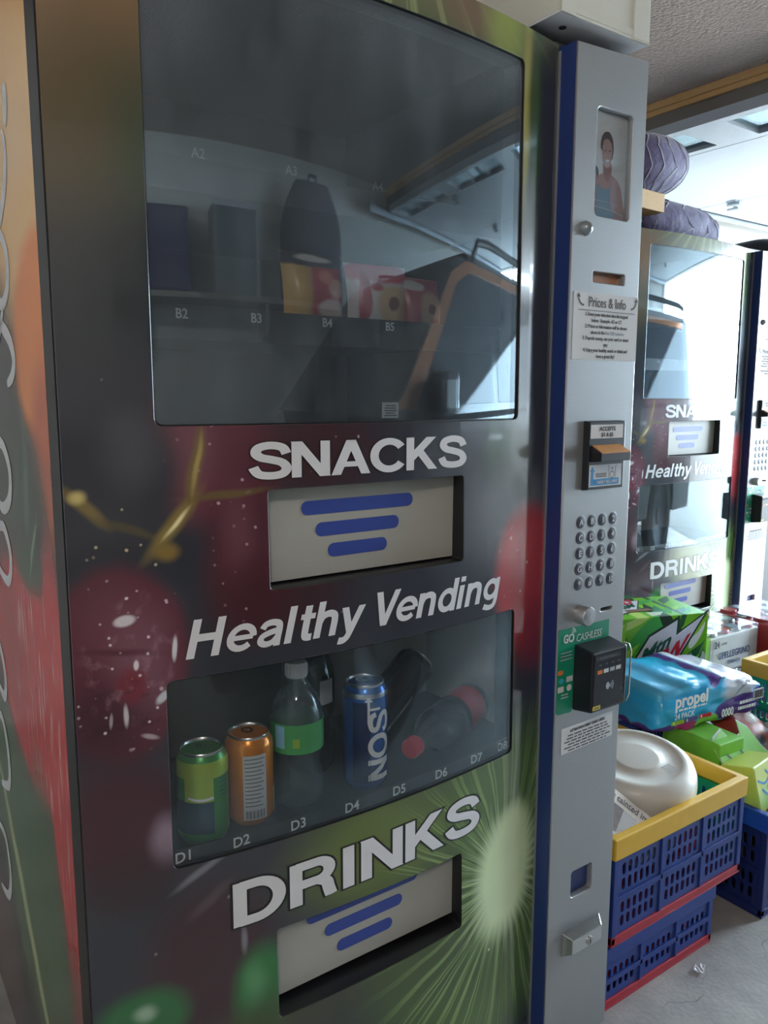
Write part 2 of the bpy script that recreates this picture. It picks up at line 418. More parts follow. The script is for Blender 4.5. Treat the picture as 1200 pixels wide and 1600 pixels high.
# ---------------------------------------------------------------- the garage
mat('wall_paint', (222, 220, 216), .85, vary=.05, scale=3, bump=.25, bscale=60)
mat('ceiling_stipple', (194, 178, 168), .9, vary=.18, scale=90, bump=1.0, bscale=70, bdist=.02)
mat('raw_timber', (214, 172, 118), .6, vary=.18, scale=14, stretch=(12, 1, 12))
mat('beam_paint', (128, 122, 118), .8, vary=.08, scale=8)
mat('door_white', (186, 193, 200), .55, vary=.03, scale=30, bump=.35, bscale=220)
mat('galvanised', (170, 176, 182), .3, 1, vary=.12, scale=50)
mat('driveway_concrete', (118, 116, 112), .9, vary=.08, scale=5)
pane_mat('door_pane', (225, 235, 235), .02, .02)
def concrete():
    m = bpy.data.materials.new('floor_concrete'); m.use_nodes = True; nt = m.node_tree; N = nt.nodes; L = nt.links
    b = N['Principled BSDF']; tc = N.new('ShaderNodeTexCoord')
    n1 = N.new('ShaderNodeTexNoise'); n1.inputs['Scale'].default_value = 4; n1.inputs['Detail'].default_value = 9; n1.inputs['Roughness'].default_value = .65; L.new(tc.outputs['Object'], n1.inputs['Vector'])
    cr = N.new('ShaderNodeValToRGB'); e = cr.color_ramp.elements
    e[0].position = .3; e[0].color = col((138, 138, 138)); e[1].position = .72; e[1].color = col((196, 194, 190)); L.new(n1.outputs['Fac'], cr.inputs[0])
    n2 = N.new('ShaderNodeTexNoise'); n2.inputs['Scale'].default_value = 90; n2.inputs['Detail'].default_value = 3; L.new(tc.outputs['Object'], n2.inputs['Vector'])
    # one hairline crack wandering along x
    sp = N.new('ShaderNodeSeparateXYZ'); L.new(tc.outputs['Object'], sp.inputs[0])
    n3 = N.new('ShaderNodeTexNoise'); n3.noise_dimensions = '1D'; n3.inputs['Scale'].default_value = 5; n3.inputs['Detail'].default_value = 2.5; L.new(sp.outputs['X'], n3.inputs['W'])
    ml = N.new('ShaderNodeMath'); ml.operation = 'MULTIPLY_ADD'; L.new(n3.outputs['Fac'], ml.inputs[0]); ml.inputs[1].default_value = .16; ml.inputs[2].default_value = -.16
    sb = N.new('ShaderNodeMath'); sb.operation = 'SUBTRACT'; L.new(sp.outputs['Y'], sb.inputs[0]); L.new(ml.outputs[0], sb.inputs[1])
    ab = N.new('ShaderNodeMath'); ab.operation = 'ABSOLUTE'; L.new(sb.outputs[0], ab.inputs[0])
    mr = N.new('ShaderNodeMapRange'); mr.inputs['From Min'].default_value = .0016; mr.inputs['From Max'].default_value = .0006; L.new(ab.outputs[0], mr.inputs['Value'])
    n4 = N.new('ShaderNodeTexNoise'); n4.inputs['Scale'].default_value = 6; L.new(tc.outputs['Object'], n4.inputs['Vector'])
    fm = N.new('ShaderNodeMapRange'); fm.inputs['From Min'].default_value = .45; fm.inputs['From Max'].default_value = .62; L.new(n4.outputs['Fac'], fm.inputs['Value'])
    fd = N.new('ShaderNodeMath'); fd.operation = 'MULTIPLY'; L.new(mr.outputs[0], fd.inputs[0]); L.new(fm.outputs[0], fd.inputs[1])
    mx = N.new('ShaderNodeMix'); mx.data_type = 'RGBA'; L.new(fd.outputs[0], mx.inputs['Factor']); L.new(cr.outputs[0], mx.inputs['A']); mx.inputs['B'].default_value = col((112, 108, 106))
    L.new(mx.outputs['Result'], b.inputs['Base Color']); b.inputs['Roughness'].default_value = .75
    bp = N.new('ShaderNodeBump'); bp.inputs['Strength'].default_value = .3; bp.inputs['Distance'].default_value = .003; L.new(n2.outputs['Fac'], bp.inputs['Height']); L.new(bp.outputs[0], b.inputs['Normal'])
    MATS['floor_concrete'] = m
concrete()
XL, XR, YB, YF, ZC = -1.9, 6.4, 2.3, -3.5, 2.62
def struct(name, mb, m, parent=None, bevel=0):
    o = mb.build(name, m, parent, bevel=bevel)
    if parent is None: o['kind'] = 'structure'
    return o
struct('floor', MB().box(XL, XR, YF, YB, -.1, 0), 'floor_concrete')
struct('driveway', MB().box(XR, 34, -16, 16, -.12, -.02), 'driveway_concrete')
struct('ceiling', MB().box(XL-.1, XR+.1, YF-.1, YB+.1, ZC, ZC+.1), 'ceiling_stipple')
struct('wall_left', MB().box(XL-.1, XL, YF-.1, YB+.1, 0, ZC), 'wall_paint')
struct('wall_back', MB().box(XL, XR, YB, YB+.1, 0, ZC), 'wall_paint')
struct('wall_front', MB().box(XL, XR, YF-.1, YF, 0, ZC), 'wall_paint')
struct('wall_right', MB().box(XR, XR+.12, YF-.1, YB+.1, 2.44, ZC).box(XR, XR+.12, YF-.1, YF+.06, 0, 2.44).box(XR, XR+.12, YB-.06, YB+.1, 0, 2.44), 'wall_paint')
# drop beam with its timber batten, running across the garage in front of the raised door
struct('trim_1', MB().box(3.30, 3.42, YF, YB, 2.505, ZC), 'beam_paint', bevel=.004)
struct('trim_2', MB().box(3.272, 3.30, YF, YB, 2.588, ZC).box(3.284, 3.30, YF, YB, 2.565, 2.588), 'raw_timber', bevel=.003)
# the sectional door, raised flat under the ceiling
door = thing('door_1', None, None, (4.55, -.45, 2.43)); door['kind'] = 'structure'
SH = Vector((4.55, -.45, 2.43))
SEC = [(3.20, 3.56), (3.565, 4.57), (4.575, 5.45), (5.455, 6.3)]
y0d, y1d = -3.3, 2.15
def door_section(x0, x1, windows):
    mb = MB()
    if not windows:
        o = mb.box(x0, x1, y0d, y1d, 2.43, 2.475).build('door_section', 'door_white', door, bevel=.004)
        return o
    n = 6; w = (y1d-y0d)/n; holes = []
    for i in range(n):
        holes.append(rrect(y0d+i*w+.10, y0d+(i+1)*w-.10, x0+.055, x1-.045, .01, 2))
    M = Matrix(((0,1,0,0),(1,0,0,0),(0,0,1,2.475),(0,0,0,1)))
    o = sheet('door_section', [(y0d, x0), (y1d, x0), (y1d, x1), (y0d, x1)], holes, .045, M, 'door_white', door)
    for i in range(n):
        a, b = y0d+i*w+.10, y0d+(i+1)*w-.10
        MB().box(x0+.055, x1-.045, a, b, 2.448, 2.454).build('pane', 'door_pane', o)
        mu = MB()
        for k in (1, 2): yy = a+(b-a)*k/3; mu.box(x0+.055, x1-.045, yy-.012, yy+.012, 2.436, 2.456)
        mu.build('muntin', 'door_white', o)
    return o
for k, (a, b) in enumerate(SEC): door_section(a, b, k == 0)
def hinge(x, y):
    mb = MB().box(x-.035, x+.035, y-.03, y+.03, 2.420, 2.43)
    mb.tube([(x, y-.04, 2.412), (x, y+.04, 2.412)], .012, 8)
    mb.box(x+.012, x+.03, y-.012, y+.012, 2.385, 2.43)
    mb.tube([(x+.02, y-.02, 2.39), (x+.02, y+.05, 2.39)], .009, 8)
    return mb.build('hinge', 'galvanised', door)
for x in (3.562, 4.572, 5.452):
    for y in (-2.4, -1.3, -.2, .86, 1.9): hinge(x, y)
for y in (y0d-.03, y1d+.02):
    MB().box(2.9, 6.3, y-.006, y+.006, 2.40, 2.46).build('track', 'galvanised', door)
SH = Vector((0, 0, 0))
# ---------------------------------------------------------------- the vending machine
O = Vector((.71, .40, 0))
def bulge(x): return .040*max(0, 1-((x-.616)/.396)**2)      # the door bows out towards the front
def T(x, z, scale=False):
    """flat template of the front -> position on the bowed door"""
    if scale: return .97
    s = 1-bulge(x*.975)/.95
    return (x*s, 1.27-(1.27-z)*s)
def bow_mesh(o, cuts=26):
    """cut a flat front part into vertical strips and bow it"""
    bm = bmesh.new(); bm.from_mesh(o.data)
    xs = [v.co.x for v in bm.verts]; a, b = min(xs), max(xs)
    n = max(1, int((b-a)/.8*cuts))
    for i in range(1, n):
        bmesh.ops.bisect_plane(bm, geom=bm.verts[:]+bm.edges[:]+bm.faces[:], plane_co=(a+(b-a)*i/n, 0, 0), plane_no=(1, 0, 0), dist=1e-6)
    for v in bm.verts: v.co.y -= bulge(v.co.x+SH.x)
    bm.to_mesh(o.data); bm.free()
    return o
def face_print(name, zr):
    p = PrintMat(name, (52, 55, 62), 'XZ', (O.x, O.z), warp=.02, wscale=8, rough=.14, coat=.3, gain=1.35)
    p.tf = T; p.zr = zr
    # blurred brown and green at the top left, dark below
    p.e(.24, 1.75, .16, .22, (116, 92, 66), .7, .95).e(.30, 1.56, .09, .10, (52, 66, 50), .8, .9).e(.25, 1.58, .05, .14, (88, 74, 54), .8, .6)
    p.e(.28, 1.40, .09, .08, (48, 54, 56), .8, .8)
    # slice of kiwi along the top edge
    p.e(.70, 1.88, .34, .10, (92, 98, 70), .45, .95).rays(.70, 2.02, .42, .25, (148, 156, 110), 46, .5, 1.1, .35, .7)
    p.e(.83, 1.83, .07, .035, (108, 88, 72), .6, .8).e(.90, 1.82, .045, .05, (128, 140, 74), .7, .9).e(.945, 1.70, .012, .14, (150, 148, 84), .6, .95).e(.965, 1.68, .016, .16, (52, 78, 44), .6, .9)
    p.e(.955, 1.52, .02, .09, (128, 138, 142), .8, .7)
    # right edge under the window
    p.e(.945, 1.20, .03, .07, (150, 162, 160), .8, .75).e(.90, 1.19, .03, .06, (62, 84, 62), .8, .7).e(.93, 1.10, .085, .055, (104, 108, 114), .6, .85).e(.955, 1.12, .022, .025, (40, 42, 44), .6, .8)
    # grapes, red and dark
    p.e(.41, 1.19, .085, .085, (92, 52, 62), .35, .95).e(.37, 1.20, .03, .06, (118, 82, 92), .9, .5)
    p.e(.56, 1.20, .10, .07, (66, 40, 44), .6, .7)
    p.e(.289, 1.175, .068, .075, (54, 56, 62), .35, 1).e(.30, 1.20, .03, .04, (82, 84, 90), .9, .6)
    p.e(.275, 1.06, .09, .035, (44, 46, 54), .7, .8)
    p.e(.455, 1.055, .06, .10, (78, 42, 50), .4, .95).e(.435, 1.09, .02, .05, (110, 72, 82), .9, .5)
    p.e(.50, 1.00, .10, .05, (64, 38, 42), .6, .7)
    p.spots(.42, 1.17, .08, .07, (186, 160, 168), 75, .24, .3, .8).spots(.455, 1.06, .055, .09, (176, 150, 160), 70, .2, .3, .7).spots(.60, 1.19, .12, .05, (190, 180, 186), 55, .16, .3, .7)
    # golden stalk
    p.line(.224, 1.158, .262, 1.122, .007, (120, 106, 64), .6, .85).line(.262, 1.122, .325, 1.098, .005, (84, 76, 52), .7, .7).line(.325, 1.082, .376, 1.142, .009, (128, 112, 62), .6, .9).line(.376, 1.142, .386, 1.222, .008, (112, 98, 60), .6, .85).line(.376, 1.143, .466, 1.146, .005, (100, 88, 54), .6, .8)
    p.e(.338, 1.078, .014, .010, (122, 102, 54), .6).line(.380, 1.16, .387, 1.215, .003, (170, 152, 96), .8, .7)
    p.line(.342, 1.100, .366, 1.127, .0025, (226, 214, 164), .8, .9).e(.234, 1.152, .008, .007, (186, 172, 112), .8)
    p.spots(.33, 1.13, .10, .08, (196, 184, 150), 60, .16, .3, .8)
    # the big cherry at the left
    p.e(.275, .945, .085, .125, (84, 42, 54), .12, 1).e(.285, .985, .05, .05, (106, 62, 74), .8, .7).e(.305, .925, .035, .06, (120, 84, 98), .9, .7).e(.25, .87, .06, .05, (58, 34, 46), .7, .8).e(.29, .915, .02, .022, (112, 44, 54), .5, .8)
    p.streaks(.29, .95, .07, .09, (140, 104, 118), 50, 34, .52, .72, .6, 20).streaks(.28, .88, .06, .05, (52, 30, 40), 40, 50, .5, .7, .6)
    p.line(.24, .965, .31, .955, .004, (62, 30, 38), .9, .6).e(.285, .998, .012, .007, (196, 190, 196), .3, .95).e(.346, .952, .003, .014, (198, 200, 206), .4, .95).e(.331, .893, .011, .005, (186, 190, 196), .4, .95, 40).e(.281, .878, .003, .013, (188, 182, 190), .5, .9).e(.296, .94, .003, .006, (210, 200, 206), .4, .95).e(.262, .875, .002, .009, (160, 150, 160), .5, .8).e(.31, .845, .010, .003, (170, 160, 170), .5, .8, -20)
    p.spots(.285, .945, .078, .115, (206, 190, 200), 95, .26, .28, .9).spots(.275, .90, .075, .07, (186, 166, 178), 50, .18, .3, .8)
    # smaller grapes below
    p.e(.27, .735, .085, .085, (66, 38, 48), .45, .9).e(.325, .70, .018, .032, (134, 118, 132), .6, .85).e(.28, .655, .06, .04, (50, 36, 40), .7, .7)
    p.e(.385, .50, .09, .11, (62, 42, 48), .4, .9).e(.385, .59, .03, .008, (86, 74, 80), .7, .6, 35).e(.435, .51, .004, .02, (120, 120, 130), .7, .8)
    p.spots(.33, .52, .12, .12, (150, 140, 140), 40, .16, .12, .7)
    p.line(.345, .622, .395, .648, .005, (110, 112, 120), .7, .9)
    # green peppers at the bottom
    p.e(.285, .455, .055, .045, (48, 104, 62), .35, 1).e(.285, .468, .012, .010, (170, 196, 176), .8, .6).e(.462, .41, .045, .075, (46, 108, 60), .35, 1).e(.448, .43, .015, .03, (92, 150, 104), .9, .6)
    p.e(.40, .36, .15, .04, (72, 64, 50), .7, .6)
    # strawberry at the right
    p.e(.975, .965, .085, .125, (158, 58, 62), .22, 1).e(.955, 1.02, .04, .05, (176, 84, 84), .8, .6).e(1.0, .86, .06, .06, (120, 40, 50), .6, .8)
    p.spots(.945, .975, .05, .08, (226, 188, 186), 70, .3, .4, .75)
    # kiwi slice
    p.e(.93, .40, .30, .30, (74, 98, 52), .25, 1).e(.80, .30, .12, .10, (52, 66, 40), .8, .7).e(.74, .50, .08, .05, (56, 64, 44), .8, .7).e(.66, .575, .13, .085, (92, 108, 52), .6, .9)
    p.rays(.95, .405, .34, .33, (140, 168, 104), 44, .30, 1.0, .40, .55, 7)
    p.rays(.95, .405, .21, .22, (44, 56, 36), 36, .55, .98, .30, .5, 8)
    p.rays(.94, .42, .135, .165, (178, 200, 150), 38, .35, 1.0, .55, .6, 7).e(.94, .425, .078, .112, (194, 212, 168), .3, 1, -8).e(.955, .50, .04, .05, (188, 206, 160), .5, .9, -20)
    p.e(.60, .35, .22, .06, (58, 66, 40), .6, .5)
    p.spots(.93, .28, .12, .10, (200, 214, 196), 34, .12, .25, .8)
    # fine dew everywhere
    p.spots(.40, 1.0, .35, .32, (150, 140, 144), 30, .07, .35, .6)
    return p.done()
def side_print():
    p = PrintMat('side_print', (34, 40, 42), 'YZ', (O.y, O.z), warp=.03, wscale=6, rough=.2, gain=1.55)
    p.e(.12, 1.66, .34, .30, (222, 168, 112), .25, 1).e(.14, 1.58, .10, .05, (206, 176, 138), .9, .6).e(.05, 1.33, .17, .13, (210, 122, 56), .18, 1).e(.06, 1.20, .07, .11, (176, 88, 58), .5, .9)
    p.e(.36, 1.30, .14, .14, (40, 40, 46), .4, .95).e(.30, 1.14, .16, .10, (38, 50, 44), .35, 1).e(.14, 1.10, .06, .10, (40, 50, 46), .5, .8).line(.19, 1.22, .20, 1.08, .014, (74, 100, 80), .8, .8).line(.24, 1.18, .29, 1.10, .010, (70, 92, 76), .8, .7)
    p.e(.26, .86, .24, .17, (178, 40, 46), .14, 1, 10).e(.09, .80, .075, .27, (178, 40, 46), .22, 1).e(.06, .60, .05, .16, (166, 44, 48), .4, 1).e(.36, .90, .10, .12, (150, 34, 42), .8, .7).streaks(.19, .86, .17, .17, (230, 184, 180), 110, 9, .55, .70, .8).streaks(.08, .70, .05, .16, (226, 170, 166), 130, 8, .55, .72, .6)
    p.e(.22, 1.035, .07, .035, (40, 68, 50), .5, .95).line(.15, 1.10, .20, 1.03, .006, (120, 150, 124), .7, .7)
    p.e(.40, .50, .32, .20, (60, 88, 58), .16, 1, 38).e(.20, .42, .10, .30, (58, 84, 56), .3, 1, -6).line(.56, .58, .27, .26, .020, (160, 172, 132), .7, .95).streaks(.36, .48, .25, .26, (112, 136, 98), 60, 8, .5, .75, .5, 38)
    p.e(.07, .40, .03, .14, (104, 54, 48), .5, .9).e(.66, .20, .14, .16, (88, 66, 62), .4, .9)
    return p.done()
ZCUT = (.62, .84, 1.09)        # the sheet is printed in four bands
for i_, zr_ in enumerate(((-1, .66), (.58, .88), (.80, 1.13), (1.05, 3))): face_print('fruit_print_%d' % i_, zr_)
side_print()
mat('machine_black', (30, 31, 34), .35, vary=.05)
mat('liner_dark', (58, 62, 66), .6, vary=.06, scale=12)
mat('liner_grey', (196, 198, 196), .55, vary=.05, scale=10)
mat('tray_black', (34, 35, 38), .45, vary=.05)
mat('white_print', (226, 228, 232), .35, vary=.015)
mat('dark_outline', (24, 28, 26), .3, vary=.02)
mat('label_grey', (214, 216, 218), .5, vary=.02)
mat('flap_grey', (176, 176, 168), .42, vary=.03, scale=20)
mat('bar_blue', (58, 78, 158), .4, vary=.02)
mat('panel_silver', (170, 173, 175), .36, .55, vary=.05, scale=30, stretch=(1, 1, 14))
mat('panel_blue', (42, 62, 122), .35, vary=.03)
mat('chrome', (206, 208, 210), .18, 1, vary=.03)
mat('satin_knob', (182, 182, 184), .32, .8, vary=.04)
mat('dome_steel', (150, 158, 166), .3, .5, vary=.04)
mat('paper_white', (222, 224, 226), .6, vary=.02)
mat('ink', (62, 66, 74), .6, vary=.02)
mat('ink_pale', (176, 186, 198), .6, vary=.02)
mat('key_grey', (70, 77, 92), .55, vary=.05)
mat('reader_black', (32, 34, 40), .3, vary=.05)
mat('reader_screen', (40, 43, 50), .1, vary=.1, scale=60)
mat('lip_warm_reflection', (232, 172, 112), .25, vary=.06, scale=30)  # warm ceiling reflection on the bill mouth, painted as the lip's colour
mat('sticker_green', (30, 150, 116), .4, vary=.03)
mat('sticker_orange', (226, 132, 66), .4); mat('sticker_cyan', (70, 190, 214), .4); mat('sticker_yellow', (226, 204, 70), .4)
mat('arrow_blue', (52, 142, 200), .4, vary=.03)
mat('recess_dark', (26, 27, 30), .6)
mat('slot_warm_reflection', (196, 140, 104), .3, vary=.35, scale=20)  # warm reflection in the display slot, put into the colour; nothing lights up
mat('photo_back', (246, 246, 242), .5, vary=.03); mat('photo_hair', (92, 70, 66), .5); mat('photo_skin', (206, 160, 146), .5, vary=.05); mat('photo_skin_dark', (178, 126, 116), .5)
mat('photo_shirt', (128, 164, 186), .5, vary=.08, scale=60); mat('photo_green', (92, 108, 88), .5); mat('photo_pink', (204, 172, 176), .5)
pane_mat('window_glass', (240, 244, 246), .0, .09, refl=3.0)
pane_mat('drink_glass', (248, 250, 250), .0, .030, refl=1.2)
pane_mat('display_glass', (240, 242, 244), .03, .02)

vm = thing('vending_machine', 'large vending machine in front with snacks and drinks behind its windows', 'vending machine', O)
SH = O
YP = -.037                      # front of the silver control panel
# cabinet shell and liners
cab = MB()
cab.box(.2205, .236, .046, .85, .05, 1.845).box(1.176, 1.19, .0, .85, .05, 1.845).box(.236, 1.176, .046, .85, 1.83, 1.845).box(.236, 1.176, .046, .85, .05, .07).box(.236, 1.176, .835, .85, .07, 1.83)
cab.box(1.006, 1.176, .002, .046, .05, 1.83)
cabinet = cab.build('cabinet', 'machine_black', vm)
sp = MB().box(.2195, .2205, .0465, .85, .05, 1.845).build('side_panel', 'side_print', vm)
for x in (.27, 1.14):
    for y in (.08, .80):
        MB().lathe([(.022, 0), (.022, .012), (.012, .014), (.012, .05)], 12, (x, y, 0)).build('leg', 'machine_black', vm)
bay = MB().box(.2365, 1.0, .60, .61, .93, 1.829).box(.2365, 1.0, .05, .60, .93, .94).box(.2365, .245, .05, .60, .94, 1.829).box(.992, 1.0, .05, .60, .94, 1.829)
bay.build('snack_bay', 'liner_dark', vm)
bay = MB().box(.2365, 1.0, .30, .31, .52, .929).box(.2365, .245, .05, .30, .53, .929).box(.992, 1.0, .05, .30, .53, .929).box(.2365, 1.0, .05, .30, .52, .53).box(.2365, 1.0, .047, .30, .922, .929)
bay.box(.655, .660, .298, .30, .53, .92)
bay.build('drink_bay', 'liner_grey', vm)
# snack trays with their price rails
def tray(z, y0):
    t = MB().box(.247, .99, y0, .58, z-.012, z-.006).box(.247, .99, y0-.004, y0, z-.03, z+.012).build('tray', 'tray_black', vm)
    return t
trA, trB, trC = tray(1.56, .07), tray(1.372, .05), tray(1.20, .05)
mat('label_dim', (128, 132, 136), .5, vary=.02)
def rail_label(s, x, y, z, parent): text('rail_label', s, at(x, y, z), .0175, 'label_dim' if s[0] == 'A' else 'label_grey', parent, bold=.014, sx=.92)
for s, x in (('A2', .3984), ('A3', .5255), ('A4', .6616)): rail_label(s, x*1.066, .0655, 1.27+(1.553-1.27)*1.07, trA)
for s, x in (('B2', .3709), ('B3', .4711), ('B4', .5778), ('B5', .6831)): rail_label(s, x*1.045, .0455, 1.27+(1.364-1.27)*1.048, trB)
# bowed drink shelf
DL = [('D1', .351), ('D2', .4326), ('D3', .5195), ('D4', .608), ('D5', .6966), ('D6', .784), ('D7', .870), ('D8', .957)]
def bow(x): return -.0076+.029*((x-.64)/.30)**2
n = 24; xs = [.247+(.991-.247)*i/n for i in range(n+1)]
v = []; f = []
for x in xs: v += [(x, bow(x), .634), (x, bow(x), .662), (x, .297, .662), (x, .297, .634)]
for i in range(n):
    for k in range(4): f.append((i*4+k, i*4+(k+1) % 4, (i+1)*4+(k+1) % 4, (i+1)*4+k))
f += [(3, 2, 1, 0), (n*4, n*4+1, n*4+2, n*4+3)]
shelf = MB().add(v, f).build('drink_shelf', 'tray_black', vm)
# label rail just behind the glass
DL = [('D1', .3440), ('D2', .4215), ('D3', .5060), ('D4', .5942), ('D5', .681), ('D6', .768), ('D7', .850), ('D8', .9175)]
xs = [.325+(.945-.325)*i/n for i in range(n+1)]; v = []; f = []
for x in xs: y = -bulge(x)+.0115; v += [(x, y, .640), (x, y, .683), (x, y+.003, .683), (x, y+.003, .640)]
for i in range(n):
    for k in range(4): f.append((i*4+k, i*4+(k+1) % 4, (i+1)*4+(k+1) % 4, (i+1)*4+k))
f += [(3, 2, 1, 0), (n*4, n*4+1, n*4+2, n*4+3)]
rail = MB().add(v, f).build('label_rail', 'tray_black', vm)
for s, x in DL: text('shelf_label', s, at(x, -bulge(x)+.0103, .6660), .0205, 'label_grey', rail, bold=.012)
# the printed front door with its four openings
XD0, XD1 = .2205, 1.012
def quad(bl, br, tr_, tl, r): 
    c = [bl, br, tr_, tl]; o = []
    for i in range(4):          # round each corner
        p, a_, b_ = Vector(c[i]), Vector(c[i-1]), Vector(c[(i+1) % 4])
        u, w = (a_-p).normalized()*r, (b_-p).normalized()*r
        for k_ in range(5):
            t = k_/4; q = (p+u)*(1-t)**2+p*2*t*(1-t)+(p+w)*t*t; o.append((q.x, q.y))
    return o
outer = [(XD0, .06), (XD1, .06), (XD1, 1.826), (XD0, 1.826)]
win = quad((T(.3315, 0)[0], 1.2345), (T(.9425, 0)[0], 1.2345), (T(.938, 0)[0], 1.777), (T(.3312, 0)[0], 1.777), .010)
dwin = quad((T(.3332, 0)[0], .6640), (T(.9490, 0)[0], .6620), (T(.9460, 0)[0], .9170), (T(.3332, 0)[0], .9170), .010)
sch = quad((T(.4835, 0)[0], 1.0180), (T(.8275, 0)[0], 1.0180), (T(.8250, 0)[0], 1.1508), (T(.4822, 0)[0], 1.1508), .006)
dch = quad((T(.4850, 0)[0], .3930), (T(.8375, 0)[0], .3900), (T(.8345, 0)[0], .5240), (T(.4830, 0)[0], .5310), .006)
doorp = bow_mesh(sheet('front_door', outer, [win, dwin, sch, dch], .0455, at(0, 0, 0), 'fruit_print_0', vm, bev=.0012))
doorp['label'] = 'front door printed with fruit'
bm_ = bmesh.new(); bm_.from_mesh(doorp.data)
for z_ in ZCUT: bmesh.ops.bisect_plane(bm_, geom=bm_.verts[:]+bm_.edges[:]+bm_.faces[:], plane_co=(0, 0, z_), plane_no=(0, 0, 1), dist=1e-6)
bm_.to_mesh(doorp.data); bm_.free()
for n_ in ('fruit_print_1', 'fruit_print_2', 'fruit_print_3', 'machine_black'): doorp.data.materials.append(MATS[n_])
for p_ in doorp.data.polygons:
    p_.material_index = 4 if abs(p_.normal.y) < .5 else sum(p_.center.z > z_ for z_ in ZCUT)
MB().box(.2192, .2203, .0008, .0450, .06, 1.82).build('door_edge', 'machine_black', vm)
def inset(poly, d):
    cx = sum(p[0] for p in poly)/len(poly); cz = sum(p[1] for p in poly)/len(poly)
    return [(p[0]+(d if p[0] < cx else -d), p[1]+(d if p[1] < cz else -d)) for p in poly]
g1 = bow_mesh(sheet('snack_window', inset(win, -.004), [], .005, at(0, .004, 0), 'window_glass', vm), 60); g1['label'] = 'dusty clear glass'
g2 = bow_mesh(sheet('drink_window', inset(dwin, -.004), [], .004, at(0, .003, 0), 'drink_glass', vm), 60)
for g_ in (g1, g2):
    for p_ in g_.data.polygons: p_.use_smooth = abs(p_.normal.y) > .5
    g_.data.set_sharp_from_angle(angle=R(40)); g2['label'] = 'clear glass'
for nm, ww in (('snack_window_gasket', win), ('drink_window_gasket', dwin)):
    bow_mesh(sheet(nm, inset(ww, -.003), [inset(ww, .0016)], .003, at(0, .0034, 0), 'machine_black', vm))
MB().box(.648, .676, -.0285, -.0275, 1.240, 1.262).build('window_sticker', 'label_grey', vm)
print_lines('window_sticker_print', at(.662, -.029, 1.2575), .022, 5, .0035, .0018, 'ink', vm, 4)
# delivery chutes: pocket, flap and three blue bars
def chute(z0, z1, bars, lo):
    p = MB().box(.472, .48, .046, .16, z0-.01, z1+.01).box(.838, .846, .046, .16, z0-.01, z1+.01).box(.48, .838, .046, .16, z1+.004, z1+.012).box(.48, .838, .046, .16, z0-.012, z0-.004).box(.472, .846, .16, .165, z0-.012, z1+.012)
    po = p.build('delivery_pocket', 'recess_dark', vm)
    fl = MB().hexa([(.46, -.004, z0+lo), (.8180, -.004, z0+lo), (.8180, 0, z0+lo), (.46, 0, z0+lo), (.46, -.008, z1+.012), (.8180, -.008, z1+.012), (.8180, -.004, z1+.012), (.46, -.004, z1+.012)]).build('delivery_flap', 'flap_grey', vm)
    for x0, x1, z, h in bars:
        sheet('flap_bar', rrect(x0, x1, z-h, z+h, h*.98, 6), [], .0012, at(0, -.0085+.004*(z1-z)/(z1-z0), 0), 'bar_blue', fl)
k = (.95-.008)/.95
def B(x0, x1, z, h=.0098): return (x0*k, x1*k, 1.27-(1.27-z)*k, h)
chute(1.0180, 1.1508, [B(.5322, .7248, 1.1170), B(.5552, .6997, 1.0850), B(.5758, .6785, 1.0535)], .003)
chute(.3915, .5270, [B(.5322, .740, .4985), B(.5636, .7098, .4652), B(.5862, .6908, .4303)], .010)
# lettering
YT = -.0006
bow_mesh(lettering('snacks_lettering', 'SNACKS', T(.4535, 0)[0], T(.8300, 0)[0], 1.1650, .0470, YT, 'white_print', vm, stroke=.205))
bow_mesh(lettering('healthy_vending_lettering', 'Healthy Vending', T(.3594, 0)[0], T(.9107, 0)[0], .9425, .0500, YT, 'white_print', vm, shear=.22, stroke=.19))
bow_mesh(lettering('drinks_lettering', 'DRINKS', T(.4154, 0)[0], T(.8735, 0)[0], .5555, .0640, YT, 'white_print', vm, stroke=.205))
bow_mesh(lettering('drinks_outline', 'DRINKS', T(.4154, 0)[0], T(.8735, 0)[0], .5555, .0640, YT+.0003, 'dark_outline', vm, stroke=.205, grow=.075))
bow_mesh(lettering('snacks_outline', 'SNACKS', T(.4535, 0)[0], T(.8300, 0)[0], 1.1650, .0470, YT+.0003, 'dark_outline', vm, stroke=.205, grow=.05))
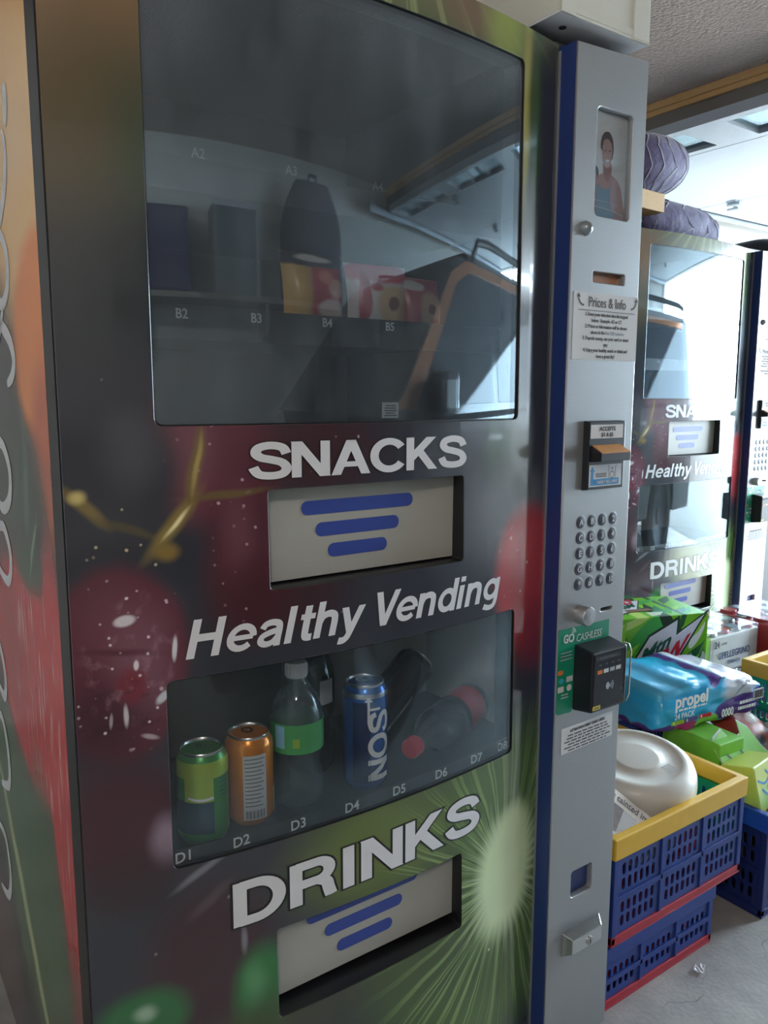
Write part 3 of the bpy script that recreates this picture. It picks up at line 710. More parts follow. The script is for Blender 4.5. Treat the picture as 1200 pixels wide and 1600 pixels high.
# painted script running up the side panel
def script(name, px, w):
    pts = crom([(-a, b) for a, b in px], 8)      # sheet X = -y so that it faces -x
    n = len(pts); ww = [w*(.35+.65*math.sin(math.pi*min(1, max(0, i/(n-1))))**.6) for i in range(n)]
    mb = MB()
    for q in ribbon(pts, ww):
        n2 = 4; ar = sum(q[i][0]*q[(i+1) % n2][1]-q[(i+1) % n2][0]*q[i][1] for i in range(n2))
        if ar < 0: q = q[::-1]
        mb.add([(.2189, -a, b) for a, b in q], [(0, 1, 2, 3)])
    return mb
for pts, w in (([(.176, 1.652), (.174, 1.63), (.182, 1.603)], .026), ([(.205, 1.605), (.193, 1.58), (.200, 1.55), (.225, 1.522), (.265, 1.50), (.31, 1.51), (.30, 1.56)], .020),
               ([(.30, 1.50), (.245, 1.478), (.222, 1.445), (.235, 1.41), (.28, 1.395), (.34, 1.42)], .020),
               ([(.36, 1.40), (.30, 1.372), (.241, 1.346), (.219, 1.318), (.236, 1.297), (.275, 1.286)], .022), ([(.27, 1.39), (.32, 1.35), (.38, 1.32), (.44, 1.34)], .018),
               ([(.43, 1.19), (.35, 1.20), (.30, 1.165), (.315, 1.12), (.38, 1.10), (.44, 1.13)], .022), ([(.46, 1.05), (.38, 1.07), (.335, 1.03), (.37, .985), (.47, 1.00)], .020),
               ([(.55, .84), (.49, .85), (.455, .81), (.475, .765), (.55, .78)], .022), ([(.58, .71), (.51, .71), (.478, .66), (.49, .60), (.57, .57)], .022), ([(.64, .46), (.57, .46), (.545, .40), (.58, .34), (.66, .32)], .022)):
    script('s', pts, w).build('side_script', 'white_print', vm)

# ---- silver control panel
PX0, PX1 = 1.0125, 1.190
disp = rrect(1.0665, 1.1565, 1.5660, 1.7352, .009, 4)
slot = rrect(1.0695, 1.1515, 1.4600, 1.4775, .003, 3)
coin = rrect(1.1245, 1.1560, .8865, .8925, .0028, 3)
bwin = rrect(1.0735, 1.1318, .3425, .3955, .006, 3)
panel = sheet('control_panel', [(PX0+.002, .03), (PX1, .03), (PX1, 1.829), (PX0+.002, 1.821)], [disp, slot, coin, bwin], .030, at(0, YP, 0), 'panel_silver', vm, bev=.0015)
MB().box(PX0, PX0+.0025, YP+.003, .0, .03, 1.821).build('panel_edge', 'panel_blue', vm)
MB().box(PX0-.0015, PX0, -.004, .0015, .06, 1.815).build('panel_seam', 'panel_silver', vm)
MB().box(PX0+.006, PX1-.004, YP+.03, .0, .03, 1.82).build('panel_core', 'panel_blue', vm)
# display picture: a person with dark hair in a pale blue top, holding fruit
yd = YP+.012
dsp = MB().box(1.064, 1.159, yd, yd+.003, 1.563, 1.738).build('display_picture', 'photo_back', panel)
def pic(name, pts, m, lift, smooth=True):
    pts = crom(list(pts)+[pts[0]], 5)[:-1] if smooth else list(pts)
    ar = sum(pts[i][0]*pts[(i+1) % len(pts)][1]-pts[(i+1) % len(pts)][0]*pts[i][1] for i in range(len(pts)))
    if ar < 0: pts = pts[::-1]
    # picture coordinates: u 0..1 across, v 0..1 up the display
    sheet(name, [(1.0665+.09*a, 1.566+.1692*b) for a, b in pts], [], .0002, at(0, yd-.0002*lift, 0), m, dsp)
pic('picture_shoulders', [(.02,.0),(.05,.24),(.17,.36),(.34,.43),(.60,.43),(.82,.36),(.93,.22),(.95,.0)], 'photo_skin', 1)
pic('picture_top', [(.20,.0),(.20,.30),(.26,.31),(.34,.29),(.50,.29),(.60,.33),(.64,.36),(.68,.34),(.66,.18),(.66,.0)], 'photo_shirt', 2)
pic('picture_towel', [(.60,.37),(.68,.38),(.74,.22),(.72,.06),(.60,.12),(.56,.24)], 'photo_pink', 3)
pic('picture_hair', [(.26,.66),(.28,.75),(.36,.81),(.48,.82),(.58,.77),(.62,.67),(.58,.57),(.50,.62),(.36,.62)], 'photo_hair', 4)
pic('picture_neck', [(.36,.44),(.37,.54),(.56,.54),(.58,.44),(.48,.36)], 'photo_skin_dark', 4)
pic('picture_face', [(.31,.66),(.34,.73),(.45,.755),(.55,.71),(.58,.62),(.54,.53),(.46,.485),(.38,.50),(.33,.57)], 'photo_skin', 5)
pic('picture_smile', [(.39,.555),(.45,.535),(.51,.56),(.46,.565)], 'paper_white', 6)
pic('picture_eyes', [(.36,.645),(.41,.65),(.41,.64),(.36,.635)], 'photo_hair', 6, False); pic('picture_eyes', [(.48,.65),(.54,.655),(.54,.645),(.48,.64)], 'photo_hair', 6, False)
pic('picture_fruit', [(.02,.36),(.02,.46),(.10,.49),(.20,.46),(.22,.40),(.12,.35)], 'photo_green', 6)
pic('picture_hand', [(.03,.0),(.02,.30),(.06,.40),(.12,.42),(.20,.36),(.16,.24),(.16,.0)], 'photo_skin', 7)
pic('picture_lines', [(.0,.115),(.6,.10),(.95,.065),(.95,.055),(.6,.09),(.0,.105)], 'paper_white', 8, False)
pic('picture_lines', [(.0,.17),(.5,.165),(.8,.15),(.8,.145),(.5,.158),(.0,.163)], 'paper_white', 8, False)
sheet('display_cover', inset(disp, -.002), [], .002, at(0, YP+.005, 0), 'display_glass', panel)
MB().box(1.067, 1.154, YP+.014, YP+.017, 1.457, 1.48).build('credit_display', 'slot_warm_reflection', panel)
MB().box(1.12, 1.16, YP+.02, YP+.023, .88, .90).build('coin_slot_back', 'recess_dark', panel)
MB().box(1.071, 1.134, YP+.012, YP+.015, .34, .398).build('coin_cup', 'panel_blue', panel)
kb = MB().lathe([(.0, .012), (.005, .0112), (.009, .008), (.0115, .003), (.012, .0)][::-1], 20, (1.0472, YP, 1.5425), 'Y').build('dome_button', 'dome_steel', panel, smooth=True)
# price notice
MB().box(1.0240, 1.1900, YP-.0006, YP, 1.3320, 1.4423).build('price_notice', 'paper_white', panel)
yl = YP-.0011
pn = text('notice_heading', 'Prices & Info', at(1.1085, yl, 1.4195), .0235, 'ink', panel, bold=.004, sx=.80)
MB().box(1.036, 1.181, yl-.0001, yl+.0003, 1.4128, 1.4138).build('notice_rule', 'ink', panel)
def curl(cx, sgn):
    pts = arc(cx, 1.4345, .0135*sgn, .0135, -90, -175, 8)
    mb = MB()
    for q in ribbon(pts, .0030):
        ar = sum(q[i][0]*q[(i+1) % 4][1]-q[(i+1) % 4][0]*q[i][1] for i in range(4))
        mb.add([(a, yl, b) for a, b in (q if ar > 0 else q[::-1])], [(0, 1, 2, 3)])
    tx = cx-.0135*sgn
    mb.add([(tx-.005, yl, 1.4335), (tx+.005, yl, 1.4335), (tx, yl, 1.4405)], [(0, 1, 2)])
    mb.build('notice_arrow', 'ink', panel)
curl(1.049, 1); curl(1.170, -1)
for i, s in enumerate(['1. Enter your selection into the keypad', 'below.  Example- A3 or C7', '2. Prices or information will be shown', 'above in the blue LED window', '3. Deposit money, use your card or smart', 'pay.', '4. Enjoy your healthy snack or drink and', 'have a great day!']):
    if i == 3:
        text('notice_line', 'above in the', at(1.086, yl, 1.4045-i*.0098), .0085, 'ink', panel, bold=.006, sx=.82)
        text('notice_line', 'blue LED window', at(1.130, yl, 1.4045-i*.0098), .0085, 'ink_pale', panel, bold=.006, sx=.82)
    else:
        text('notice_line', s, at(1.108, yl, 1.4045-i*.0098), .0085, 'ink', panel, bold=.006, sx=.82)
# bill acceptor
ba = MB().hexa([(1.0600, YP, 1.1110), (1.1560, YP, 1.1110), (1.1560, YP, 1.2300), (1.0600, YP, 1.2300), (1.0615, -.050, 1.1125), (1.1545, -.050, 1.1125), (1.1545, -.050, 1.2285), (1.0615, -.050, 1.2285)])
ba = ba.build('bill_acceptor', 'reader_black', vm, bevel=.001); ba['label'] = 'black bill acceptor'
MB().hexa([(1.0645, -.05, 1.160), (1.142, -.05, 1.160), (1.142, -.05, 1.1865), (1.0645, -.05, 1.1865), (1.0575, -.080, 1.1630), (1.134, -.080, 1.1630), (1.134, -.080, 1.1765), (1.0575, -.080, 1.1765)]).build('bill_mouth', 'reader_black', ba, bevel=.0008)
MB().hexa([(1.069, -.0505, 1.1872), (1.1415, -.0505, 1.1872), (1.1415, -.0505, 1.1892), (1.069, -.0505, 1.1892), (1.0595, -.080, 1.1768), (1.1335, -.080, 1.1768), (1.1335, -.080, 1.1778), (1.0595, -.080, 1.1778)]).build('bill_mouth_lip', 'lip_warm_reflection', ba)
MB().box(1.0635, 1.1475, -.0508, -.05, 1.2000, 1.2235).build('accepts_plate', 'paper_white', ba)
text('accepts_text', 'ACCEPTS', at(1.106, -.0513, 1.2130), .0100, 'ink', ba, bold=.025); text('accepts_text', '$1 & $5', at(1.106, -.0513, 1.2030), .0095, 'ink', ba, bold=.025)
MB().box(1.0635, 1.1475, -.0508, -.05, 1.1175, 1.1550).build('insert_plate', 'paper_white', ba)
sheet('insert_arrow', [(1.0665, 1.1195), (1.1415, 1.1195), (1.1415, 1.1305), (1.0745, 1.1305), (1.0745, 1.1435), (1.0775, 1.1435), (1.0710, 1.1525), (1.0645, 1.1435), (1.0675, 1.1435)], [], .0004, at(0, -.0510, 0), 'arrow_blue', ba)
text('insert_text', 'INSERT BILL HERE', at(1.1095, -.0516, 1.1225), .0068, 'paper_white', ba, bold=.02)
print_lines('insert_print', at(1.0935, -.0513, 1.1395), .030, 3, .0026, .0017, 'ink', ba, 6)
bm = MB()
for q in ribbon([(1.1135, 1.1305), (1.1135, 1.1505), (1.1110, 1.1535)], .001)+ribbon([(1.1310, 1.1305), (1.1310, 1.1505), (1.1335, 1.1535)], .001)+ribbon(arc(1.1222, 1.1365, .0058, .0058, 0, 360, 14), .0012)+ribbon(arc(1.1222, 1.1475, .0016, .0016, 0, 360, 8), .0012):
    ar = sum(q[i][0]*q[(i+1) % 4][1]-q[(i+1) % 4][0]*q[i][1] for i in range(4)); bm.add([(a, -.0513, b) for a, b in (q if ar > 0 else q[::-1])], [(0, 1, 2, 3)])
bm.build('insert_drawing', 'ink', ba)
# keypad
KEYS = ['AB12', 'CD34', 'EF56', 'GH78', ['*', '#', '9', '10']]
for r in range(5):
    for c in range(4):
        x, z = 1.0622+.0283*c, 1.0553-.0275*r
        ring = MB().lathe([(.0120, -.0005), (.0119, .0003), (.0113, .0004), (.0110, -.0005)], 20, (x, YP, z), 'Y')
        kk = MB().lathe([(.0110, -.002), (.0108, .0003), (.008, .0010), (.0, .0014)], 18, (x, YP, z), 'Y').build('key', 'key_grey', panel, smooth=True)
        ring.build('key_ring', 'satin_knob', kk, smooth=True)
        text('key_print', KEYS[r][c], at(x, YP-.0018, z-.0052), .0150, 'white_print', kk, bold=.01, sx=.8 if len(KEYS[r][c]) > 1 else 1)
MB().lathe([(.0172, 0), (.0172, .020), (.0160, .0215), (.0, .0222)], 28, (1.0700, YP, .8905), 'Y').build('coin_return', 'satin_knob', panel, smooth=True)
# cashless sticker and card reader
sheet('cashless_sticker', [(1.0165, .8695), (1.1495, .8690), (1.1495, .82), (1.058, .82), (1.057, .7145), (1.052, .7128), (1.020, .7145), (1.0155, .719)], [], .0005, at(0, YP-.0005, 0), 'sticker_green', panel)
ys = YP-.0012
text('sticker_text', 'GO', at(1.0420, ys, .8440), .0210, 'white_print', panel, bold=.03, sx=.85); text('sticker_text', 'CASHLESS', at(1.0945, ys, .8415), .0195, 'white_print', panel, bold=0, sx=.78, shear=.2)
wv = MB()
for rr in (.004, .0075, .011):
    for q in ribbon(arc(1.0485, .8580, rr, rr, 10, 80, 6), .0016):
        ar = sum(q[i][0]*q[(i+1) % 4][1]-q[(i+1) % 4][0]*q[i][1] for i in range(4)); wv.add([(a, ys, b) for a, b in (q if ar > 0 else q[::-1])], [(0, 1, 2, 3)])
wv.build('sticker_waves', 'white_print', panel)
print_lines('sticker_print', at(1.0365, ys, .8265), .034, 3, .0062, .0024, 'ink_pale', panel, 7)
for x, z, w, h, m in ((1.0235, .7915, .0070, .0042, 'sticker_orange'), (1.0265, .7760, .0055, .0045, 'sticker_cyan'), (1.0475, .7765, .0080, .0050, 'paper_white'), (1.0255, .7605, .0075, .0052, 'paper_white'), (1.0470, .7605, .0060, .0060, 'paper_white')):
    sheet('sticker_logo', rrect(x-w, x+w, z-h, z+h, min(w, h)*.9 if m != 'paper_white' or w < .007 else .001, 4), [], .0003, at(0, ys, 0), m, panel)
print_lines('sticker_print', at(1.0365, ys, .7495), .022, 2, .0055, .0022, 'white_print', panel, 8)
cr = MB().hexa([(1.057, YP, .716), (1.152, YP, .716), (1.152, YP, .838), (1.057, YP, .838), (1.058, -.080, .7225), (1.150, -.080, .7225), (1.150, -.080, .8315), (1.058, -.080, .8315)]).build('card_reader', 'reader_black', vm, bevel=.003)
cr['label'] = 'black card reader box'
yc = -.0806
MB().box(1.062, 1.146, yc, -.079, .727, .8275).build('reader_face', 'reader_screen', cr, bevel=.002)
MB().tube([(1.147, -.074, .836), (1.150, -.083, .834), (1.151, -.087, .822), (1.151, -.086, .74), (1.150, -.081, .727)], .0016, 8).build('reader_guard', 'chrome', cr, smooth=True)
for i, m in enumerate(('sticker_orange', 'paper_white', 'ink_pale', 'paper_white')): MB().box(1.070+i*.0165, 1.0825+i*.0165, yc-.0006, yc, .7915, .7985).build('reader_logo', m, cr)
for i in range(4): print_lines('reader_print', at(1.077+i*.0165, yc-.0004, .8075), .007, 1, .004, .003, 'key_grey', cr, 20+i)
MB().box(1.065, 1.13, yc-.0004, yc, .8155, .8235).build('reader_lcd', 'recess_dark', cr)
print_lines('reader_print', at(1.098, yc-.0006, .8195), .055, 1, .004, .004, 'key_grey', cr, 9)
wv = MB()
for rr in (.004, .008, .012):
    for q in ribbon(arc(1.101, .7660, rr, rr, -40, 40, 6), .0018):
        ar = sum(q[i][0]*q[(i+1) % 4][1]-q[(i+1) % 4][0]*q[i][1] for i in range(4)); wv.add([(a, yc-.0006, b) for a, b in (q if ar > 0 else q[::-1])], [(0, 1, 2, 3)])
wv.build('reader_waves', 'ink_pale', cr)
sheet('reader_hand', [(1.096, .760), (1.101, .7595), (1.104, .766), (1.101, .7725), (1.096, .772), (1.0935, .766)], [], .0003, at(0, yc-.0004, 0), 'ink_pale', cr)
MB().box(1.0605, 1.0800, yc-.0008, yc, .7275, .7345).build('reader_tag', 'sticker_yellow', cr)
print_lines('reader_print', at(1.070, yc-.0011, .7310), .016, 1, .004, .0025, 'ink', cr, 10)
# debit card notice, tilted a little
Mn = Matrix.Translation((1.1015, YP-.0007, .6625)) @ Matrix.Rotation(R(-1.2), 4, 'Y') @ FRONT
sheet('debit_notice', [(-.0695, -.0245), (.0695, -.0235), (.0695, .0240), (-.0695, .0245)], [], .0005, Mn, 'paper_white', panel)
def mn(dx, dz): return Matrix.Translation((1.1015, YP-.0013, .6625)) @ Matrix.Rotation(R(-1.2), 4, 'Y') @ Matrix.Translation((dx, 0, dz)) @ FRONT
text('notice_line', 'ATTENTION DEBIT CARD USERS', mn(0, .0135), .0072, 'ink', panel, bold=.02, sx=.9)
print_lines('notice_print', mn(0, .0078), .125, 6, .0056, .0022, 'ink', panel, 11)
# lock bar
lk = MB().hexa([(1.0525, YP, .231), (1.158, YP, .231), (1.158, YP, .281), (1.0525, YP, .281), (1.0585, -.0605, .2465), (1.1385, -.0605, .2465), (1.1385, -.0605, .2765), (1.0585, -.0605, .2765)]).build('lock_bar', 'chrome', panel, bevel=.0015)
MB().lathe([(.0085, 0), (.0085, .002), (.0065, .0026), (.0, .0026)], 18, (1.104, -.0605, .2585), 'Y').build('lock_cylinder', 'satin_knob', lk, smooth=True)
MB().box(1.103, 1.105, -.0636, -.063, .2545, .2625).build('keyway', 'recess_dark', lk)
SH = Vector((0, 0, 0))
# the machine further back
vm2 = copy_tree(vm)
vm2.location = O + Vector((2.122, .902, .03))
tag(vm2, 'second vending machine standing farther back with moving blankets piled on top', 'vending machine')
mat('plinth_wood', (120, 96, 70), .8, vary=.2, scale=12)
pl = tag(MB().box(2.34, 3.32, .96, 1.76, 0, .03).build('plinth_board', 'plinth_wood', bevel=.003), 'low brown board under the farther vending machine', 'board')
# ---------------------------------------------------------------- drinks on the bowed shelf
mat('alu', (190, 192, 196), .28, 1, vary=.04); mat('alu_dark', (120, 124, 130), .35, 1, vary=.04)
mat('can_lime', (166, 196, 62), .28, .35, vary=.1); mat('can_green', (46, 134, 54), .28, .3, vary=.1); mat('can_deep', (20, 66, 84), .28, .3, vary=.1)
mat('can_orange', (214, 132, 40), .25, .35, vary=.12, scale=18); mat('can_yellow', (232, 190, 70), .25, .3)
mat('can_blue', (34, 92, 168), .22, .45, vary=.15, scale=20); mat('can_navy', (20, 40, 92), .25, .4); mat('can_black', (34, 34, 40), .25, .3, vary=.1)
mat('can_panel', (196, 200, 206), .35, .2, vary=.04); mat('can_white', (226, 230, 236), .3)
mat('cap_white', (222, 224, 228), .4, vary=.02); mat('cap_red', (204, 34, 50), .35, vary=.03); mat('cap_green', (20, 110, 66), .4)
mat('label_green', (74, 168, 92), .35, vary=.25, scale=22); mat('label_sky', (150, 206, 236), .35); mat('label_red', (196, 44, 56), .35, vary=.1)
mat('cola', (30, 18, 18), .15)
pane_mat('bottle_clear', (236, 244, 240), .05, .14, dscale=20); pane_mat('bottle_green', (60, 170, 104), .03, .02)  # clear bottle's pale reflection is put into a heavier whitish film
pane_mat('soda_clear', (200, 226, 214), .0, .0)
def patch(mb, r, a0, a1, z0, z1, n=10, m=4):
    v = []; f = []
    for j in range(m+1):
        for i in range(n+1):
            a = R(a0+(a1-a0)*i/n); v.append((r*math.cos(a), r*math.sin(a), z0+(z1-z0)*j/m))
    for j in range(m):
        for i in range(n): f.append((j*(n+1)+i, j*(n+1)+i+1, (j+1)*(n+1)+i+1, (j+1)*(n+1)+i))
    return mb.add(v, f)
# round the can: angle 0 = +x, 270 = towards -y (the glass)
def can(name, label, loc, h, r, body, rot=(0, 0, 0), top=None):
    t = thing(name, label, 'drink can', loc, rot, 'drinks behind the lower window')
    k = r/.033
    MB().lathe([(.023*k, .004), (.026*k, 0), (.030*k, .006), (r, .013), (r, h-.018), (.0315*k, h-.011), (.0270*k, h-.004)], 36).build('body', body, t, smooth=True)
    lid = MB().lathe([(.0270*k, h-.005), (.0278*k, h-.001), (.0272*k, h), (.0262*k, h-.001), (.0255*k, h-.0045), (.022*k, h-.0045), (0, h-.004)], 36).build('lid', 'alu', t, smooth=True)
    tb = MB()
    for q in ribbon(arc(0, .0075, .0065, .0085, 0, 360, 16), .0028): tb.add([(a, b, h-.0022) for a, b in q], [(0, 1, 2, 3)])
    tb.build('pull_tab', 'alu', lid)
    if top: MB().lathe([(r+.0003, h-.034), (r+.0003, h-.0178), (.0318*k, h-.0112)], 36, cap=False).build('top_band', top, t, smooth=True)
    return t
ZS = .6625
c1 = can('drink_can', 'lime green soda can at the left end of the drink shelf', (.393, .040, ZS), .132, .0352, 'can_green', (0, 0, R(10)), 'can_lime')
patch(MB(), .0356, 150, 262, .02, .066).build('dark_band', 'can_deep', c1, smooth=True)
patch(MB(), .0356, 196, 262, .066, .098).build('pale_band', 'can_lime', c1, smooth=True)
sw = MB()
for i in range(8):
    a = 205+7*i; patch(sw, .0359, a, a+7, .068+.0005*(i-4)**2*.3, .0715+.0004*(i-4)**2*.3, 2, 1)
sw.build('swoosh', 'can_white', c1, smooth=True)
tx = MB()
for i in range(5): patch(tx, .0358, 276, 312, .094-.006*i, .0955-.006*i, 4, 1)
tx.build('small_print', 'can_deep', c1)
c2 = can('drink_can', 'orange soda can with white nutrition panel beside the lime green can', (.4685, .050, ZS), .132, .0352, 'can_orange', (0, 0, R(-6)))
patch(MB(), .0355, 236, 292, .012, .108).build('nutrition_panel', 'can_panel', c2, smooth=True)
tx = MB()
for i in range(13): patch(tx, .0357, 240, 288-(i*7 % 13), .102-.0058*i, .1032-.0058*i, 6, 1)
tx.build('small_print', 'ink', c2)
bc = MB()
for i in range(16): patch(bc, .0357, 242+2.8*i, 242+2.8*i+(1.0 if i % 3 else 1.8), .014, .026, 1, 1)
bc.build('barcode', 'ink', c2)
patch(MB(), .0355, 318, 350, .012, .05).build('yellow_fruit', 'can_yellow', c2, smooth=True)
c4 = can('energy_drink_can', 'tall blue energy drink can with big white letters up its side', (.664, .040, ZS), .170, .0355, 'can_blue', (0, 0, R(14)))
MB().lathe([(.0358, .155), (.0358, .1505), (.0346, .1575)][::-1], 36, cap=False).build('top_band', 'alu', c4, smooth=True)
patch(MB(), .0357, 190, 236, .015, .145).build('navy_band', 'can_navy', c4, smooth=True)
def bend(polys, ang0, z0, k, r, parent, name, m, sub=3):
    """letters reading up the can: sheet x runs up z, sheet y runs back round the side"""
    mb = MB()
    for q in polys:
        if len(q) != 4:
            mb.add([(r*math.cos(ang0-p[1]*k[1]), r*math.sin(ang0-p[1]*k[1]), z0+p[0]*k[0]) for p in q], [tuple(range(len(q)))]); continue
        for i in range(sub):
            for j in range(sub):
                pts = []
                for s_, t_ in ((i, j), (i+1, j), (i+1, j+1), (i, j+1)):
                    s2, t2 = s_/sub, t_/sub
                    x = (q[0][0]*(1-s2)+q[1][0]*s2)*(1-t2)+(q[3][0]*(1-s2)+q[2][0]*s2)*t2
                    y = (q[0][1]*(1-s2)+q[1][1]*s2)*(1-t2)+(q[3][1]*(1-s2)+q[2][1]*s2)*t2
                    pts.append((r*math.cos(ang0-y*k[1]), r*math.sin(ang0-y*k[1]), z0+x*k[0]))
                mb.add(pts, [(0, 1, 2, 3)])
    mb.build(name, m, parent)
pl_, wd = glyphs('NOS', .2)
bend(pl_, R(292), .018, (.112/wd, R(62)), .0361, c4, 'nos_lettering', 'can_white')
ar = MB(); patch(ar, .0361, 228, 234, .11, .146, 2, 2); patch(ar, .0361, 222, 240, .146, .149, 4, 1); patch(ar, .0361, 226, 236, .149, .153, 3, 1); patch(ar, .0361, 228, 262, .132, .136, 5, 1)
ar.build('arrow_mark', 'can_white', c4)
def bottle(name, label, loc, rot, glass, cap, liquid, label_m, h=.245, r=.0385, lab=(.09, .15)):
    t = thing(name, label, 'bottle', loc, rot, 'drinks behind the lower window')
    k = h/.245
    prof = [(.0, .006), (.018, .003), (.028, .0), (r-.002, .010), (r, .020), (r-.001, .05), (r-.006, .075), (r-.003, .092), (r, .105), (r, .150), (r-.002, .165), (r-.009, .185), (.020, .203), (.0135, .214), (.0130, .228)]
    prof = [(a, b*k) for a, b in prof]
    MB().lathe(prof, 36, cap=False).build('body', glass, t, smooth=True)
    lq = [(max(0, a-.0015), b+.001) for a, b in prof if b < .178*k]; lq.append((0, lq[-1][1]))
    if liquid: MB().lathe(lq, 32).build('liquid', liquid, t, smooth=True)
    cp = MB().lathe([(.0158, .219*k), (.0165, .221*k), (.0165, .240*k), (.0150, .2435*k), (0, .2435*k)], 30)
    cpo = cp.build('cap', cap, t, smooth=True)
    rb = MB()
    for i in range(30):
        a = 2*math.pi*i/30; rb.tube([(.0166*math.cos(a), .0166*math.sin(a), .222*k), (.0166*math.cos(a), .0166*math.sin(a), .239*k)], .0006, 4)
    rb.build('cap_ribs', cap, cpo)
    MB().lathe([(.0150, .2125*k), (.0160, .2135*k), (.0160, .2155*k), (.0150, .2165*k)], 24).build('neck_ring', glass, t, smooth=True)
    if label_m: MB().lathe([(r+.0006, lab[0]*k), (r+.0006, lab[1]*k)], 40, cap=False).build('label_wrap', label_m, t, smooth=True)
    return t
b3 = bottle('soda_bottle', 'clear soda bottle with white cap standing in the middle of the drink shelf', (.549, .052, ZS), (0, 0, 0), 'bottle_clear', 'cap_white', 'soda_clear', 'label_green', .220, .0395, (.100, .150))
patch(MB(), .0404, 190, 214, .098, .132, 6, 2).build('sky_band', 'label_sky', b3, smooth=True)
patch(MB(), .0405, 232, 246, .100, .114, 4, 2).build('label_mark', 'can_lime', b3, smooth=True)
b4 = bottle('mineral_water_bottle', 'dark green bottle standing behind the clear soda bottle', (.620, .135, ZS), (0, 0, 0), 'bottle_green', 'cap_green', None, 'bottle_green', .250, .040, (.03, .06))
patch(MB(), .0408, 262, 300, .120, .160, 6, 2).build('label_sheet', 'can_panel', b4, smooth=True)
# toppled tall black can, leaning up to the right against the back
def aim(dv, roll=0): return (Matrix.Rotation(0, 4, 'Z') @ Vector(dv).to_track_quat('Z', 'Y').to_matrix().to_4x4() @ Matrix.Rotation(R(roll), 4, 'Z')).to_euler()
c5 = can('energy_drink_can', 'toppled tall black drink can leaning against the back of the shelf', (.722, .135, .700), .168, .0352, 'can_black', aim((.80, .08, .60), 0))
tx = MB()
for i in range(9): patch(tx, .0356, 200+4*i, 202.6+4*i, .03, .10-.006*(i % 3), 1, 4)
for i in range(5): patch(tx, .0356, 244+5*i, 246.5+5*i, .035, .075+.004*(i % 2), 1, 3)
tx.build('small_print', 'can_panel', c5)
patch(MB(), .0356, 200, 232, .012, .034, 5, 2).build('barcode_panel', 'can_white', c5)
# fallen cola bottle, cap towards the glass
b6 = bottle('cola_bottle', 'fallen cola bottle with red cap lying at the right of the drink shelf', (.972, .125, .703), aim((-.80, -.30, -.045), 30), 'bottle_clear', 'cap_red', 'cola', 'label_red', .235, .0375, (.030, .085))
patch(MB(), .0384, 100, 150, .035, .075, 5, 2).build('label_sheet', 'can_panel', b6, smooth=True)
# ---------------------------------------------------------------- snack bags on the upper tray
def bag_print(name, base, layers, off=(0, 0)):
    p = PrintMat(name, base, 'XZ', off, warp=.01, wscale=20, rough=.3)
    for a in layers: p.e(*a)
    return p.done()
bag_print('bag_red_yellow', (190, 146, 66), [(.025, .045, .040, .085, (178, 44, 48), .12), (-.04, .03, .02, .06, (216, 168, 74), .3), (.0, .103, .07, .014, (52, 48, 50), .15), (.0, .103, .03, .006, (206, 200, 190), .3), (.022, .03, .026, .012, (226, 200, 190), .25), (.03, .06, .016, .014, (214, 158, 130), .4), (.012, .075, .012, .010, (220, 120, 90), .4), (.03, .012, .02, .005, (236, 224, 210), .3)])
bag_print('bag_pink_white', (228, 214, 212), [(.0, .095, .07, .018, (214, 104, 120), .2), (-.03, .05, .010, .045, (182, 46, 62), .2), (.02, .045, .030, .028, (222, 188, 150), .2), (.02, .045, .010, .010, (140, 92, 78), .25), (.04, .03, .014, .014, (206, 166, 130), .25), (-.01, .07, .012, .008, (196, 70, 84), .3), (.0, .010, .06, .010, (206, 76, 98), .3)])
bag_print('bag_red_cookie', (180, 80, 88), [(.01, .045, .026, .030, (208, 172, 146), .25), (.01, .045, .008, .008, (130, 84, 72), .3), (-.02, .085, .024, .010, (226, 216, 216), .2), (.03, .02, .02, .014, (140, 44, 56), .3)])
def bag(label, x, y, z, w, h, d, m, tilt=-8, rz=0):
    t = thing('snack_bag', label, 'snack bag', (x, y, z), (R(tilt), 0, R(rz)), 'snack bags on the upper tray')
    nx, nz = 10, 14; v = []; f = []
    for sgn in (-1, 1):
        for j in range(nz+1):
            for i in range(nx+1):
                a, b = i/nx*2-1, j/nz
                puff = d*max(0, (1-a**4))**.6*max(0, math.sin(math.pi*min(1, max(0, (b-.06)/.88))))**.6
                wr = .0025*noise.noise(Vector((a*3, b*5+x*30, sgn)))
                v.append((a*w/2*(1-.07*math.sin(math.pi*b)), sgn*(puff/2+wr*(puff > .001)), b*h))
    k = (nx+1)*(nz+1)
    for s_ in range(2):
        for j in range(nz):
            for i in range(nx):
                q = (s_*k+j*(nx+1)+i, s_*k+j*(nx+1)+i+1, s_*k+(j+1)*(nx+1)+i+1, s_*k+(j+1)*(nx+1)+i)
                f.append(q if s_ == 0 else q[::-1])
    MB().add(v, f).build('pouch', m, t, smooth=True, angle=80)
    sm = MB()
    for zz in (.004, h-.004):
        for i in range(6): sm.box(-w/2, w/2, -.0012, .0012, zz-.003+i*.001, zz-.0025+i*.001)
    sm.build('crimp_seal', m, t)
    return t
TB = 1.3665
bag('yellow and red snack bag on the upper tray at the left', .610, .09, TB, .110, .112, .045, 'bag_red_yellow', -6, 4)
bag('pink and white snack bag in the middle of the upper tray', .730, .10, TB, .112, .108, .045, 'bag_pink_white', -6, -4)
bag('red snack bag with biscuits at the right of the upper tray', .838, .13, TB, .095, .10, .045, 'bag_red_cookie', -6, 6)
